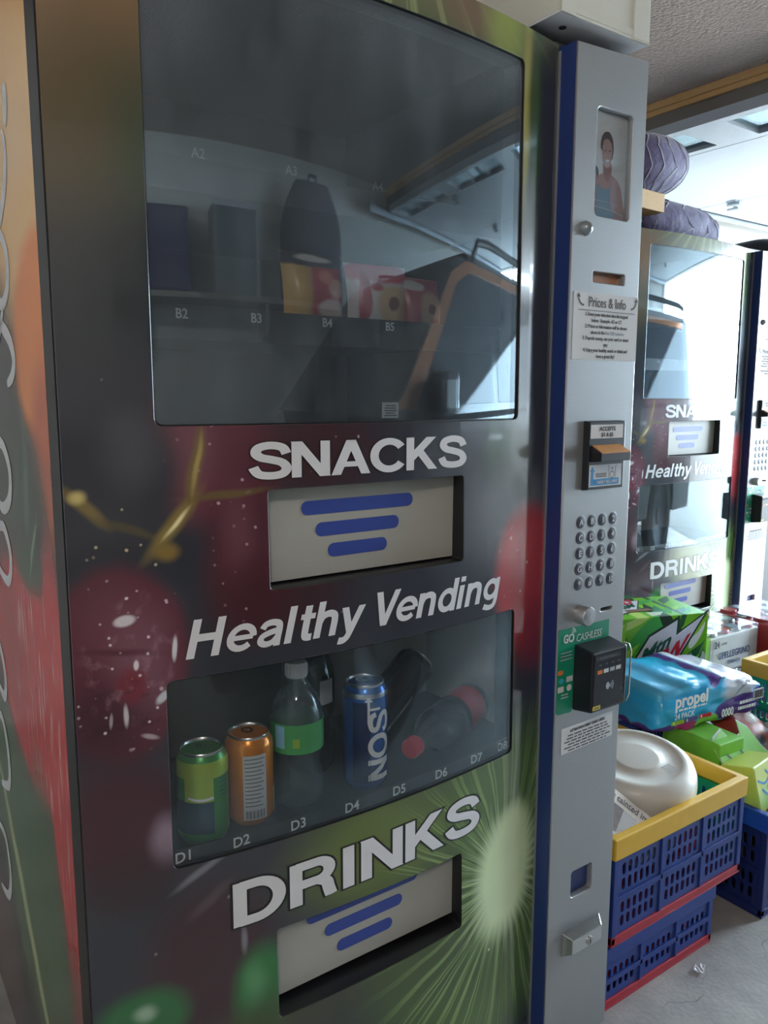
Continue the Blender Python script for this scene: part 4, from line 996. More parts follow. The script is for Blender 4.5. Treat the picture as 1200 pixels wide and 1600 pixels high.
# ---------------------------------------------------------------- folding crates
mat('crate_blue', (36, 62, 136), .4, vary=.06, scale=10); mat('crate_blue_rim', (36, 78, 178), .38, vary=.05); mat('crate_green', (32, 172, 126), .4, vary=.06)
mat('crate_yellow', (232, 186, 62), .4, vary=.06); mat('crate_red', (176, 46, 62), .4, vary=.06); mat('crate_navy', (30, 44, 104), .4, vary=.06)
def pill(cx, cy, w, h): return rrect(cx-w/2, cx+w/2, cy-h/2, cy+h/2, w*.49, 2)
def crate_wall(parent, L, h, M, m, bands, rail=.0):
    """one folding wall: sheet X along the wall, sheet Y up"""
    holes = []
    for (z0, z1, rows) in bands:
        rh = (z1-z0)/rows
        for g in range(3):
            a = L*(g/3)+.016; b = L*((g+1)/3)-.016; n = max(2, int((b-a)/.0175))
            for i in range(n):
                for r_ in range(rows):
                    holes.append(pill(a+(b-a)*(i+.5)/n, z0+rh*(r_+.5), .0112, rh*.80))
    w = sheet('side_wall', [(0, 0), (L, 0), (L, h), (0, h)], holes, .0035, M, m, parent)
    return w
def crate(label, loc, W, D, H, cols, rim, base, bands, group='folding crates', rimh=.047):
    t = thing('folding_crate', label, 'crate', loc, (0, 0, 0), group)
    hb = .022
    # local frame: centre of the base, x along W, y along D
    MB().box(-W/2, W/2, -D/2, D/2, 0, .005).box(-W/2, W/2, -D/2, -D/2+.012, .005, hb).box(-W/2, W/2, D/2-.012, D/2, .005, hb).box(-W/2, -W/2+.012, -D/2, D/2, .005, hb).box(W/2-.012, W/2, -D/2, D/2, .005, hb).build('base', base, t, bevel=.002)
    h = H-hb-rimh
    def at2(px, py, ax, ay): return Matrix(((ax, 0, ay, px), (ay, 0, -ax, py), (0, 1, 0, hb), (0, 0, 0, 1)))
    walls = [crate_wall(t, W-.02, h, at2(-W/2+.01, -D/2+.004, 1, 0), cols[0], bands), crate_wall(t, D-.02, h, at2(W/2-.004, -D/2+.01, 0, 1), cols[1], bands),
             crate_wall(t, W-.02, h, at2(W/2-.01, D/2-.004, -1, 0), cols[2], bands), crate_wall(t, D-.02, h, at2(-W/2+.004, D/2-.01, 0, -1), cols[3], bands)]
    zr = hb+h*.47
    for i, (x0, x1, y0, y1) in enumerate(((-W/2+.012, W/2-.012, -D/2, -D/2+.008), (W/2-.008, W/2, -D/2+.012, D/2-.012), (-W/2+.012, W/2-.012, D/2-.008, D/2), (-W/2, -W/2+.008, -D/2+.012, D/2-.012))):
        rb = MB().box(x0, x1, y0, y1, zr-.006, zr+.006)
        L = (x1-x0) if i % 2 == 0 else (y1-y0)
        for g in (1, 2):
            c = g/3
            if i % 2 == 0: rb.box(x0+L*c-.004, x0+L*c+.004, y0, y1, hb, hb+h)
            else: rb.box(x0, x1, y0+L*c-.004, y0+L*c+.004, hb, hb+h)
        rb.build('fold_rib', cols[i], walls[i], bevel=.001)
    for x in (-1, 1):
        for y in (-1, 1):
            MB().box(*sorted((x*W/2, x*(W/2-.016))), *sorted((y*D/2, y*(D/2-.016))), hb, hb+h).build('corner_post', cols[0], t, bevel=.002)
    z0, z1 = H-rimh, H
    o, i_ = .004, .016
    rm = MB()
    for z, k in ((z0, o), (z1, o), (z1, -i_), (z0+.01, -i_)):
        rm.v += [(-W/2-k, -D/2-k, z), (W/2+k, -D/2-k, z), (W/2+k, D/2+k, z), (-W/2-k, D/2+k, z)]
    for r_ in range(4):
        a, b = r_*4, ((r_+1) % 4)*4
        for q in range(4): rm.f.append((a+q, a+(q+1) % 4, b+(q+1) % 4, b+q))
    rm.build('rim', rim, t, bevel=.003)
    return t
BL = 'crate_blue'
low = crate('low blue crate with red base standing on the floor under the yellow-rimmed crate', (1.417, .19, 0), .40, .38, .146, [BL]*4, 'crate_blue', 'crate_red', [(.012, .070, 2)], rimh=.034)
MB().box(-.196, .196, -.186, .186, .128, .146).build('stacking_deck', BL, low)
up1 = crate('blue crate with thick yellow rim and red base next to the silver panel', (1.476, .182, .146), .47, .376, .242, [BL, 'crate_green', BL, 'crate_green'], 'crate_yellow', 'crate_red', [(.012, .072, 2), (.092, .160, 2)])
c3 = crate('blue crate with blue rim on the floor right of the yellow-rimmed crate', (2.025, .160, 0), .47, .372, .272, ['crate_navy', BL, BL, 'crate_navy'], 'crate_blue_rim', 'crate_navy', [(.014, .088, 2), (.108, .185, 2)])
c2l = crate('navy crate at the right edge under the green-walled crate', (2.535, .160, 0), .47, .372, .222, ['crate_navy']*4, 'crate_navy', 'crate_navy', [(.014, .07, 2), (.088, .145, 2)])
MB().box(-.21, .21, -.16, .16, .20, .222).build('stacking_deck', 'crate_navy', c2l)
c2 = crate('green-walled crate with yellow rim at the right edge of the picture', (2.535, .165, .222), .47, .38, .240, [BL, BL, BL, 'crate_green'], 'crate_yellow', 'crate_red', [(.012, .072, 2), (.092, .160, 2)])
c4 = crate('blue crate half hidden under the green soda carton', (2.05, .660, 0), .47, .37, .326, ['crate_navy', BL, BL, BL], BL, 'crate_red', [(.014, .1, 2), (.14, .24, 2)])
MB().box(-.218, .218, -.168, .168, .306, .326).build('stacking_deck', BL, c4)
# ---------------------------------------------------------------- white plastic bowl lid and newspaper in the crate
mat('lid_white', (232, 230, 222), .3, vary=.02); mat('lid_print', (96, 98, 96), .5)
mat('cloth_red', (190, 52, 66), .8, vary=.2, scale=20, bump=.4, bscale=30)
TL = Matrix.Rotation(R(9), 4, Vector((.817, -.577, 0)))
lid = thing('cake_carrier', 'round white plastic cake carrier with raised ring on its lid in the yellow-rimmed crate', 'cake carrier'); lid.matrix_world = Matrix.Translation((1.500, .1525, .345)) @ TL
MB().lathe([(.128, .0), (.144, .0), (.146, .005), (.144, .014), (.140, .018), (.1395, .050), (.137, .072), (.130, .088), (.116, .097), (.103, .0985), (.100, .0960), (.058, .0955), (.055, .0985), (.048, .099), (.0, .099)], 64, cap=False).build('lid', 'lid_white', lid, smooth=True, angle=60)
MB().lathe([(.140, -.004), (.1465, -.003), (.1465, .005), (.140, .006)], 64).build('flange', 'lid_white', lid, smooth=True)
MB().lathe([(.0, -.130), (.095, -.130), (.110, -.118), (.128, -.004)], 48, cap=False).build('tub', 'lid_white', lid, smooth=True)
tx = MB()
for i in range(12):
    a = 292+4.2*i; patch(tx, .1404, a, a+2.6, .040, .036+.009+.003*(i % 3), 2, 1)
for i in range(9):
    a = 300+4.2*i; patch(tx, .1404, a, a+2.8, .024, .031, 2, 1)
tx.build('printed_words', 'lid_print', lid)
tx = MB()
for i in range(6):
    for j in range(5): tx.box(.062+.006*j-.05, .066+.006*j-.05, -.062-.005*i, -.059-.005*i, .0960, .0966)
tx.build('care_text', 'label_grey', lid)
mat('newsprint', (214, 206, 196), .8, vary=.08, scale=60); mat('news_photo', (120, 112, 110), .8, vary=.3, scale=80)
nA, nB, nC = Vector((1.350, .085, .424)), Vector((1.404, .004, .360)), Vector((1.245, .006, .372))
nu_ = (nB-nA).normalized(); nn = (nC-nB).cross(nu_).normalized()
if nn.z < 0: nn = -nn
nv_ = nn.cross(nu_)
np_ = thing('newspaper', 'folded newspaper leaning on the white cake carrier in the yellow-rimmed crate', 'newspaper')
Mp = Matrix((nu_, nv_, nn)).transposed().to_4x4(); Mp.translation = nB; np_.matrix_world = Mp
pg_ = [(-.17, 0), (0, 0), (-.081, -.137), (-.17, -.137)][::-1]
for k_ in range(3): sheet('page', pg_, [], .002, Matrix.Translation((0, 0, .0015-.003*k_)), 'newsprint', np_)
text('headline', "us town's tainted image", Matrix.Translation((-.005, -.024, .0022)), .0235, 'ink', np_, bold=.008, align='RIGHT', sx=.80)
MB().box(-.16, -.085, -.105, -.036, .0015, .002).build('news_photo', 'news_photo', np_)
tx = MB()
for c in range(2):
    for i in range(8 if c else 15): tx.box(-.086+.039*c, -.051+.039*c-.008*(i % 4 == 3)-(.0037*i if c else 0), -.040-.006*i, -.0375-.006*i, .0015, .002)
tx.build('news_columns', 'ink_pale', np_)
# ---------------------------------------------------------------- soda carton
def carton_print(name, off=(0, 0)):
    p = PrintMat(name, (120, 200, 40), 'XZ', off, warp=.0, rough=.35)
    for x, z, a, b, rot, c in ((-.13, .03, .05, .10, 30, (40, 150, 60)), (-.02, .08, .09, .03, 40, (60, 176, 70)), (.12, -.06, .10, .035, 50, (24, 128, 70)), (.16, .06, .05, .015, 60, (236, 244, 230)), (-.17, -.04, .05, .02, 110, (20, 110, 84)), (-.08, .11, .07, .012, 20, (200, 232, 120)), (.05, .11, .06, .02, -60, (30, 60, 40)), (.17, -.01, .03, .02, -20, (232, 240, 226)), (-.16, .09, .03, .04, 10, (30, 168, 130)), (.10, .10, .05, .01, 70, (28, 90, 50))):
        p.e(x, z, a, b, c, .06, 1, rot)
    return p.done()
carton_print('carton_green', (0, -.13)); mat('carton_side', (70, 168, 60), .4, vary=.3, scale=14)
mat('dew_red', (206, 38, 60), .35); mat('dew_green', (26, 92, 70), .35); mat('dew_edge', (20, 60, 44), .4); mat('card_brown', (120, 84, 62), .8, vary=.1)
dew = thing('soda_carton', 'bright green soda carton with slanted white and red logo behind the blue wrapped bottles', 'carton', (2.131, .646, .3265), (0, 0, R(-20)))
MB().box(-.200, .200, -.115, .115, 0, .260).build('box', 'carton_green', dew, bevel=.003)
for i_, c_ in enumerate(((150, 218, 50), (60, 178, 70), (30, 140, 90), (226, 240, 214), (24, 96, 60))): mat('shard_%d' % i_, c_, .35)
def shards(parent, M, w, h, n, seed):
    rnd = random.Random(seed)
    for i in range(n):
        cx, cy, a = rnd.uniform(-w/2+.03, w/2-.03), rnd.uniform(-h/2+.03, h/2-.03), rnd.uniform(.4, 1.3)
        L_, w_ = rnd.uniform(.035, .075), rnd.uniform(.010, .030)
        pts = [(cx+L_*math.cos(a), cy+L_*math.sin(a)), (cx-w_*math.sin(a)-L_*.3*math.cos(a), cy+w_*math.cos(a)-L_*.3*math.sin(a)), (cx-L_*.8*math.cos(a+.2), cy-L_*.8*math.sin(a+.2)), (cx+w_*.6*math.sin(a), cy-w_*.6*math.cos(a))]
        pts = [(max(-w/2+.002, min(w/2-.002, x)), max(-h/2+.002, min(h/2-.002, y))) for x, y in pts]
        sheet('print_shard', pts, [], .0003, M @ Matrix.Translation((0, 0, .0003+.00002*i)), 'shard_%d' % [0, 1, 2, 0, 1, 3, 4, 2][i % 8], parent)
shards(dew, Matrix.Translation((0, -.115, .130)) @ FRONT, .40, .26, 24, 3); shards(dew, Matrix.Translation((0, 0, .260)), .40, .23, 14, 5)
def logo(parent, M, k):
    sheet('logo_panel', [(-.150*k, -.092*k), (-.040*k, -.092*k), (.030*k, -.07*k), (.070*k, -.03*k), (.175*k, .130*k), (.06*k, .06*k), (.062*k, .115*k), (-.055*k, .055*k)], [], .0006, M, 'dew_edge', parent)
    sheet('logo_panel', [(-.140*k, -.086*k), (-.040*k, -.086*k), (.026*k, -.064*k), (.064*k, -.025*k), (.155*k, .112*k), (.05*k, .047*k), (.053*k, .100*k), (-.050*k, .048*k)], [], .0006, M @ Matrix.Translation((0, 0, .0006)), 'can_white', parent)
    sk = Matrix(((1, .35, 0, 0), (.52, 1, 0, 0), (0, 0, 1, .0014), (0, 0, 0, 1)))
    text('logo_word', 'Mtn', M @ sk @ Matrix.Translation((-.032*k, .0*k, 0)), .075*k, 'dew_green', parent, bold=.035, sx=.95)
    text('logo_word', 'DEW', M @ sk @ Matrix.Translation((.006*k, -.072*k, 0)), .095*k, 'dew_red', parent, bold=.04, sx=.9)
logo(dew, Matrix.Translation((.035, -.1160, .150)) @ FRONT, .95)
logo(dew, Matrix.Translation((-.04, .01, .2610)) @ Matrix.Rotation(R(180), 4, 'Z'), .72)
MB().box(-.05, .04, -.05, -.025, .260, .2622).build('hand_hole', 'card_brown', dew)
# ---------------------------------------------------------------- blue wrapped bottle pack
def wrap_print():
    p = PrintMat('wrap_print', (58, 182, 236), 'XZ', (0, 0), warp=.006, wscale=14, rough=.16)
    p.e(-.16, .13, .06, .03, (120, 206, 240), .6, .6).e(.0, .14, .08, .02, (40, 196, 240), .4, .9)
    p.e(.125, .105, .085, .038, (196, 200, 214), .2, 1).e(.10, .075, .07, .022, (190, 196, 208), .3, 1).e(.17, .12, .016, .016, (96, 64, 110), .3, 1).e(.05, .135, .03, .012, (236, 238, 242), .3, .9).e(.12, .09, .05, .004, (120, 126, 140), .5, .8, 30).e(.08, .11, .04, .004, (130, 134, 150), .5, .8, -25)
    p.e(.120, .028, .115, .036, (92, 64, 152), .05, 1).e(.19, .035, .04, .035, (92, 64, 152), .1, 1).e(-.175, .008, .035, .022, (92, 64, 152), .08, 1).e(-.105, .006, .045, .024, (196, 44, 140), .06, 1).e(-.025, .007, .045, .026, (132, 196, 66), .06, 1)
    p.e(.005, .118, .024, .012, (96, 68, 152), .15, 1, 20)
    return p.done()
wrap_print(); mat('bar_violet', (92, 64, 152), .3); mat('wrap_text', (226, 242, 250), .3); mat('wrap_text_bold', (244, 250, 252), .3)
pane_mat('shrink_film', (246, 250, 252), .06, .03, dscale=30)
pk = thing('bottle_pack', 'shrink-wrapped pack of water bottles in bright blue plastic', 'bottle pack', (1.937, .335, .3905), (0, 0, R(-6.6)))
nx, nz, ny = 30, 14, 10
v = []; f = []
def packpt(a, b, c):            # unit cube -> soft lumpy block
    x, y, z = a*.208, b*.122, c*.064+.064
    rr = 1-.07*(abs(b)**6)*(abs(c)**6)-.05*(abs(a)**8)*(abs(c)**8)-.05*(abs(a)**8)*(abs(b)**8)
    w = .006*noise.noise(Vector((a*4, b*3, c*3)))+.005*math.sin(a*math.pi*3.2)*(abs(c) > .9)*1
    s = 1+w/.1
    dz = 1-.34*max(0, (a-.15)/.85)**1.4          # the far end sags
    return (x*rr*s, y*rr*s, max(0, .064+(z-.064)*rr*s)*dz)
def grid(fn, n, m):
    o = len(v)
    for j in range(m+1):
        for i in range(n+1): v.append(fn(i/n*2-1, j/m*2-1))
    for j in range(m):
        for i in range(n): f.append((o+j*(n+1)+i, o+j*(n+1)+i+1, o+(j+1)*(n+1)+i+1, o+(j+1)*(n+1)+i))
grid(lambda a, b: packpt(a, -1, b), nx, nz); grid(lambda a, b: packpt(-a, 1, b), nx, nz); grid(lambda a, b: packpt(a, b, 1), nx, ny); grid(lambda a, b: packpt(-a, b, -1), nx, ny)
grid(lambda a, b: packpt(1, a, b), ny, nz); grid(lambda a, b: packpt(-1, -a, b), ny, nz)
pb = MB().add(v, f)
bmt = bmesh.new(); me = bpy.data.meshes.new('wrap'); me.from_pydata([Vector(p) for p in pb.v], [], pb.f); bmt.from_mesh(me); bmesh.ops.remove_doubles(bmt, verts=bmt.verts, dist=.0004); bmt.to_mesh(me); bmt.free()
wrap = finish(me, 'wrap', 'wrap_print', pk, True, angle=75)
def wt(s, x, z, size, m, **k): text('pack_text', s, Matrix.Translation((x, -.1305, z)) @ FRONT, size, m, pk, **k)
wt('propel', -.100, .076, .050, 'wrap_text_bold', bold=.03, sx=.95); print_lines('pack_print', Matrix.Translation((-.095, -.1305, .068)) @ FRONT, .125, 1, .01, .0055, 'wrap_text', pk, 12); wt('24 PACK', -.125, .044, .022, 'wrap_text', bold=.01, sx=.9)
for i, (x, m) in enumerate(((-.150, 'can_lime'), (-.100, 'bar_violet'), (-.045, 'dew_red'))):
    MB().box(x-.024, x+.024, -.1305, -.1295, .030, .040).build('flavour_tab', m, pk); wt('8', x-.015, .0315, .0105, 'wrap_text_bold', bold=.02)
wt('0000', .045, .016, .032, 'wrap_text_bold', bold=.03, sx=.75); print_lines('pack_print', Matrix.Translation((.125, -.1305, .044)) @ FRONT, .080, 2, .016, .009, 'wrap_text_bold', pk, 13)
MB().box(.150, .192, -.131, -.1295, .042, .072).build('barcode_label', 'paper_white', pk)
tx = MB()
for i in range(12): tx.box(.1535+.003*i, .1547+.003*i+.0006*(i % 3), -.1315, -.131, .046, .068)
tx.build('barcode_bars', 'ink', pk)
# ---------------------------------------------------------------- torn green carton, crisp bags, juice box
mat('carton_lime', (128, 206, 78), .45, vary=.25, scale=14); mat('carton_inner', (104, 80, 62), .8)
tc_ = thing('torn_carton', 'torn lime green carton lying open in the blue-rimmed crate', 'carton', (1.880, .150, .028), (0, 0, R(-4)))
MB().box(-.065, .035, -.03, .15, 0, .361).build('box', 'carton_lime', tc_, bevel=.003)
tn = [(-.065, 0), (.10, 0), (.112, .04), (.095, .07), (.08, .12), (.05, .145), (.04, .11), (.0, .10), (-.02, .135), (-.06, .12), (-.075, .09)]
Mf = Matrix.Translation((.010, -.075, .270)) @ Matrix.Rotation(R(-38), 4, 'X') @ FRONT
sheet('torn_flap', tn, [], .0015, Mf, 'carton_lime', tc_)
sheet('flap_torn_edge', [(a*1.03, b*1.04) for a, b in tn], [], .0010, Mf @ Matrix.Translation((0, 0, -.0012)), 'paper_white', tc_)
for i, pts in enumerate(([(-.05, .02), (-.03, .05), (-.045, .08), (-.02, .09)], [(.0, .03), (.02, .05), (.01, .075)], [(.05, .02), (.075, .03), (.085, .05)])):
    mb = MB()
    for q in ribbon(crom(pts, 5), .006): mb.add([tuple(Mf @ Vector((a, b, .0008))) for a, b in q], [(0, 1, 2, 3)])
    mb.build('flap_mark', 'dew_edge', tc_)
bag_print('crisps_red', (182, 70, 56), [(.0, .06, .08, .05, (206, 86, 62), .3), (-.05, .03, .05, .02, (92, 112, 116), .4), (.04, .09, .04, .02, (224, 214, 204), .4), (.05, .03, .03, .02, (120, 52, 48), .4)])
bag_print('crisps_grey', (150, 150, 140), [(.0, .06, .06, .03, (196, 78, 60), .3), (-.03, .02, .06, .02, (106, 132, 140), .4), (.04, .10, .03, .02, (214, 200, 170), .4)])
bag_print('crisps_yellow', (200, 176, 60), [(.0, .05, .06, .03, (90, 84, 40), .3), (.02, .09, .05, .02, (230, 214, 120), .4)])
def crisps(label, loc, rot, m, w=.20, h=.26, d=.06):
    b = bag(label, 0, 0, 0, w, h, d, m); b.name = 'crisp_bag'; b.location = loc; b.rotation_euler = rot; b['category'] = 'crisp bag'; b['group'] = 'crisp bags in the blue-rimmed crate'
    return b
crisps('red crisp bag lying behind the torn lime green carton', (2.12, .150, .290), (R(-64), 0, R(14)), 'crisps_red', .19, .19, .055)
crisps('grey and red crisp bag lying at the right of the blue-rimmed crate', (2.165, .010, .275), (R(-66), R(4), R(-10)), 'crisps_grey', .16, .18, .05)
crisps('yellow crisp bag under the red one in the blue-rimmed crate', (1.985, .02, .262), (R(-72), 0, R(8)), 'crisps_yellow', .10, .16, .04)
bag_print('juice_print', (206, 222, 110), [(.0, .05, .05, .03, (170, 214, 120), .4), (.0, .01, .09, .015, (236, 214, 70), .2), (.03, .06, .03, .012, (240, 244, 210), .4)])
jb = thing('juice_carton', 'pale yellow-green carton with blue scribbles in front of the crisp bags', 'carton', (1.866, .004, .236), (R(-14), 0, R(6)))
MB().box(-.055, .075, .0, .085, 0, .135).build('box', 'juice_print', jb, bevel=.003)
for pts in ([(-.045, .10), (-.01, .085), (.03, .10), (.065, .075)], [(-.03, .075), (.0, .055), (.04, .07), (.07, .06)], [(.0, .115), (.02, .09), (.0, .07), (.03, .05)]):
    mb = MB()
    for q in ribbon(crom(pts, 6), .006): mb.add([(a, -.0006, b) for a, b in q], [(3, 2, 1, 0)])
    mb.build('blue_scribble', 'arrow_blue', jb)
text('carton_text', 'ert', Matrix.Translation((-.015, -.001, .012)) @ FRONT, .028, 'ink', jb, bold=.02)
# crate fillers so that the bags rest on something
MB().box(-.09, .225, -.17, .17, .006, .235).build('packed_cartons', 'carton_inner', c3)
# ---------------------------------------------------------------- mineral water cases before the farther machine
mat('case_cream', (226, 216, 206), .4, vary=.05, scale=20); mat('case_red', (200, 56, 56), .4, vary=.1, scale=20); mat('case_blue_ink', (48, 72, 120), .5)
def wcase(label, z, red=0, x=2.60, y=.70, rz=-2):
    t = thing('water_case', label, 'drinks case', (x, y, z), (0, 0, R(rz)), 'shrink-wrapped water cases')
    MB().box(-.145, .145, -.14, .14, 0, .138).build('tray', 'case_red' if red else 'case_cream', t, bevel=.006)
    for i in range(4):
        for j in range(4): MB().lathe([(.030, .139), (.030, .146), (.027, .150), (.0, .149)], 16, (-.105+.07*i, -.105+.07*j, 0)).build('can_top', 'case_red' if (i+j) % 2 else 'alu', t, smooth=True)
    MB().box(-.147, .147, -.142, .142, .002, .1525).build('film', 'shrink_film', t, bevel=.008)
    tf = 'can_white' if red else 'case_blue_ink'
    text('case_text', '24', Matrix.Translation((-.105, -.1432, .098)) @ FRONT, .036, 'ink' if not red else 'can_white', t, bold=.01, sx=.8)
    text('case_text', 'CANS', Matrix.Translation((-.065, -.1432, .105)) @ FRONT, .013, 'ink' if not red else 'can_white', t)
    text('case_text', 'S.PELLEGRINO', Matrix.Translation((.0, -.1432, .055)) @ FRONT, .034, tf, t, bold=.02, sx=.86)
    text('case_text', 'ESSENZA', Matrix.Translation((.0, -.1432, .030)) @ FRONT, .018, tf, t, bold=.01)
    return t
wcase('shrink-wrapped water case at the bottom of the stack by the farther machine', 0)
wcase('shrink-wrapped water case in the middle of the stack by the farther machine', .1526)
wcase('shrink-wrapped white water case at the top of the stack right of the green soda carton', .3052-.0, 0)
wcase('red shrink-wrapped case behind the green-walled crate at the right edge', 0, 1, 2.93, .62, 4); wcase('red shrink-wrapped case on top of its stack at the right edge', .1526, 1, 2.93, .62, 2)
wcase('red shrink-wrapped case crowning the stack at the right edge', .3052, 1, 2.93, .62, -3)
# crumpled bit of paper on the floor
pp = []
for i in range(5):
    for j in range(5): pp.append(((i-2)*.007+.003*noise.noise(Vector((i, j, 0))), (j-2)*.005, .006+.006*noise.noise(Vector((i*1.3, j*1.7, 3)))))
ff = [(i*5+j, (i+1)*5+j, (i+1)*5+j+1, i*5+j+1) for i in range(4) for j in range(4)]
o = MB().add(pp, ff).build('paper_scrap', 'paper_white', smooth=False); o.location = (1.510, -.041, .0); o.rotation_euler = (0, 0, R(25))
so_ = o.modifiers.new('thick', 'SOLIDIFY'); so_.thickness = .0012
tag(o, 'small crumpled white scrap on the concrete floor', 'scrap')
# ---------------------------------------------------------------- on top of the machines
def quilt_mat():
    m = bpy.data.materials.new('quilt_cloth'); m.use_nodes = True; nt = m.node_tree; N = nt.nodes; L = nt.links; b = N['Principled BSDF']
    tc = N.new('ShaderNodeTexCoord'); no = N.new('ShaderNodeTexNoise'); no.inputs['Scale'].default_value = 9; L.new(tc.outputs['Object'], no.inputs['Vector'])
    cr = N.new('ShaderNodeValToRGB'); e = cr.color_ramp.elements; e[0].color = col((72, 66, 104)); e[1].color = col((104, 92, 132)); L.new(no.outputs['Fac'], cr.inputs[0]); L.new(cr.outputs[0], b.inputs['Base Color'])
    b.inputs['Roughness'].default_value = .7; b.inputs['Sheen Weight'].default_value = .3
    n2 = N.new('ShaderNodeTexNoise'); n2.inputs['Scale'].default_value = 26; n2.inputs['Detail'].default_value = 5; L.new(tc.outputs['Object'], n2.inputs['Vector'])
    bp = N.new('ShaderNodeBump'); bp.inputs['Strength'].default_value = .6; bp.inputs['Distance'].default_value = .012; L.new(n2.outputs['Fac'], bp.inputs['Height']); L.new(bp.outputs[0], b.inputs['Normal'])
    MATS['quilt_cloth'] = m
quilt_mat(); mat('stitch', (232, 230, 240), .7); mat('quilt_dark', (58, 52, 72), .75, vary=.12, scale=14, bump=.4, bscale=40); mat('bag_black', (30, 32, 38), .6, vary=.15, scale=20, bump=.3, bscale=60)
def cushion(name, label, cat, loc, rot, rx, ry, rz, m, n1=.7, n2=.55, lump=.02, stitch=True, group=None, pleat=0):
    t = thing(name, label, cat, loc, rot, group)
    nu, nv = 48, 28
    def sp(u, w):
        cu, su = math.cos(u), math.sin(u); cv, sv = math.cos(w), math.sin(w)
        g = lambda c, k: math.copysign(abs(c)**k, c)
        p = Vector((rx*g(cv, n1)*g(cu, n2), ry*g(cv, n1)*g(su, n2), rz*g(sv, n1)+rz))
        d = 1+lump*noise.noise(p*9+Vector(loc))+pleat*math.sin(p.x*110+p.z*40)
        return Vector((p.x*d, p.y*d, max(0, rz+(p.z-rz)*d)))
    vv = []; f_ = []
    for j in range(nv+1):
        for i in range(nu): vv.append(sp(2*math.pi*i/nu, -math.pi/2+math.pi*j/nv))
    for j in range(nv):
        for i in range(nu): f_.append((j*nu+i, j*nu+(i+1) % nu, (j+1)*nu+(i+1) % nu, (j+1)*nu+i))
    body = MB().add(vv, f_).build('padding', m, t, smooth=True, angle=120)
    if stitch:
        for k in range(9):      # zigzag quilting lines on the side that shows
            pts = []
            for s_ in range(41):
                w = -1.1+2.3*s_/40
                u = R(175)+R(150)*(k+.5)/9+.13*(abs(((s_/40)*5) % 2-1)-.5)
                pts.append(sp(u, w)*1.0+Vector((0, 0, 0)))
            c = Vector((0, 0, rz))
            MB().tube([c+(p-c)*1.003 for p in pts], .0022, 4).build('stitching', 'stitch', body)
    return t
ZT = 1.876
b2 = cushion('moving_blanket', 'rolled purple moving blanket lying directly on the farther vending machine', 'blanket', (2.95, 1.27, ZT), (0, 0, R(4)), .345, .20, .100, 'quilt_cloth', .8, .7, .04, True, 'moving blankets', .012)
b1 = cushion('moving_blanket', 'round purple moving blanket on top of the blanket pile', 'blanket', (2.82, 1.27, ZT+.202), (0, R(-6), R(8)), .235, .20, .120, 'quilt_cloth', .8, .75, .04, True, 'moving blankets')
b3_ = cushion('moving_blanket', 'flat dark blanket end under the purple roll by the white door', 'blanket', (3.42, 1.52, ZT), (0, 0, R(-4)), .13, .17, .045, 'quilt_dark', .8, .7, .03, False, 'moving blankets')
wb = tag(MB().box(-.19, .12, -.045, .045, 0, .066).build('timber_block', 'raw_timber', bevel=.003), 'short pale timber offcut tucked in front of the purple blankets', 'timber')
wb.location = (2.475, .985, ZT+.0645); wb.rotation_euler = (0, 0, R(2))
wp = tag(MB().box(-.10, .0, -.04, .04, 0, .064).build('timber_block', 'raw_timber', bevel=.003), 'timber block under the pale offcut on the farther machine, mostly hidden', 'timber'); wp.location = (2.43, .985, ZT)
mat('steel_black', (34, 35, 38), .45, vary=.06)
bcb = thing('steel_cabinet', 'tall black steel cabinet close beside the farther vending machine', 'cabinet', (3.66, 1.38, 0))
MB().box(-.30, .30, -.36, .36, 0, 1.876).build('carcass', 'steel_black', bcb, bevel=.004)
for s_ in (-1, 1):
    d_ = MB().box(*sorted((s_*.003, s_*.295)), -.375, -.36, .05, 1.86).build('door', 'steel_black', bcb, bevel=.002)
    MB().box(*sorted((s_*.02, s_*.035)), -.395, -.375, .95, 1.10).build('handle', 'galvanised', d_)
hb_ = thing('holdall', 'black holdall bag lying on the tall black cabinet at the right edge', 'bag', (3.72, 1.22, ZT), (0, 0, R(8)))
hb2 = cushion('x', None, None, (0, 0, 0), (0, 0, 0), .17, .13, .062, 'bag_black', .7, .6, .05, False)
for ch in list(hb2.children): ch.parent = hb_; ch.name = 'bag_body'
bpy.data.objects.remove(hb2)
MB().tube([(-.10, -.125, .05), (-.07, -.135, .10), (0, -.14, .122), (.07, -.135, .10), (.10, -.125, .05)], .007, 8).build('handle', 'bag_black', hb_, smooth=True)
MB().tube([(-.12, -.128, .03), (.12, -.128, .03)], .004, 6).build('zip', 'dome_steel', hb_)
# white carton tray on the nearer machine, jutting over the silver panel
mat('carton_white', (222, 222, 210), .6, vary=.04, scale=20); mat('carton_grey', (226, 228, 232), .7, vary=.08, scale=12)
wt_ = thing('carton_tray', 'off-white corrugated carton tray jutting over the top of the silver panel', 'carton', (1.068, .12, 1.8455))
def lb(name, x0, x1, y0, y1, z0, z1, m, bev=.001): return MB().box(x0-1.068, x1-1.068, y0-.12, y1-.12, z0, z1).build(name, m, wt_, bevel=bev)
fl_ = lb('floor', .962, 1.172, -.046, .30, 0, .004, 'carton_grey')
lb('front_wall', .962, 1.172, -.046, -.042, .004, .20, 'carton_white'); lb('side_wall', .962, .966, -.042, .30, .004, .20, 'carton_white'); lb('side_wall', 1.168, 1.172, -.042, .30, .004, .20, 'carton_white'); lb('back_wall', .962, 1.172, .296, .30, .004, .20, 'carton_white')
lb('front_flange', .962, .992, -.0495, -.046, .0, .20, 'carton_white'); lb('front_flange', 1.132, 1.172, -.0495, -.046, .0, .20, 'carton_white')
lb('front_lip', .962, 1.172, -.0485, -.046, .0, .016, 'carton_white')
se = MB()
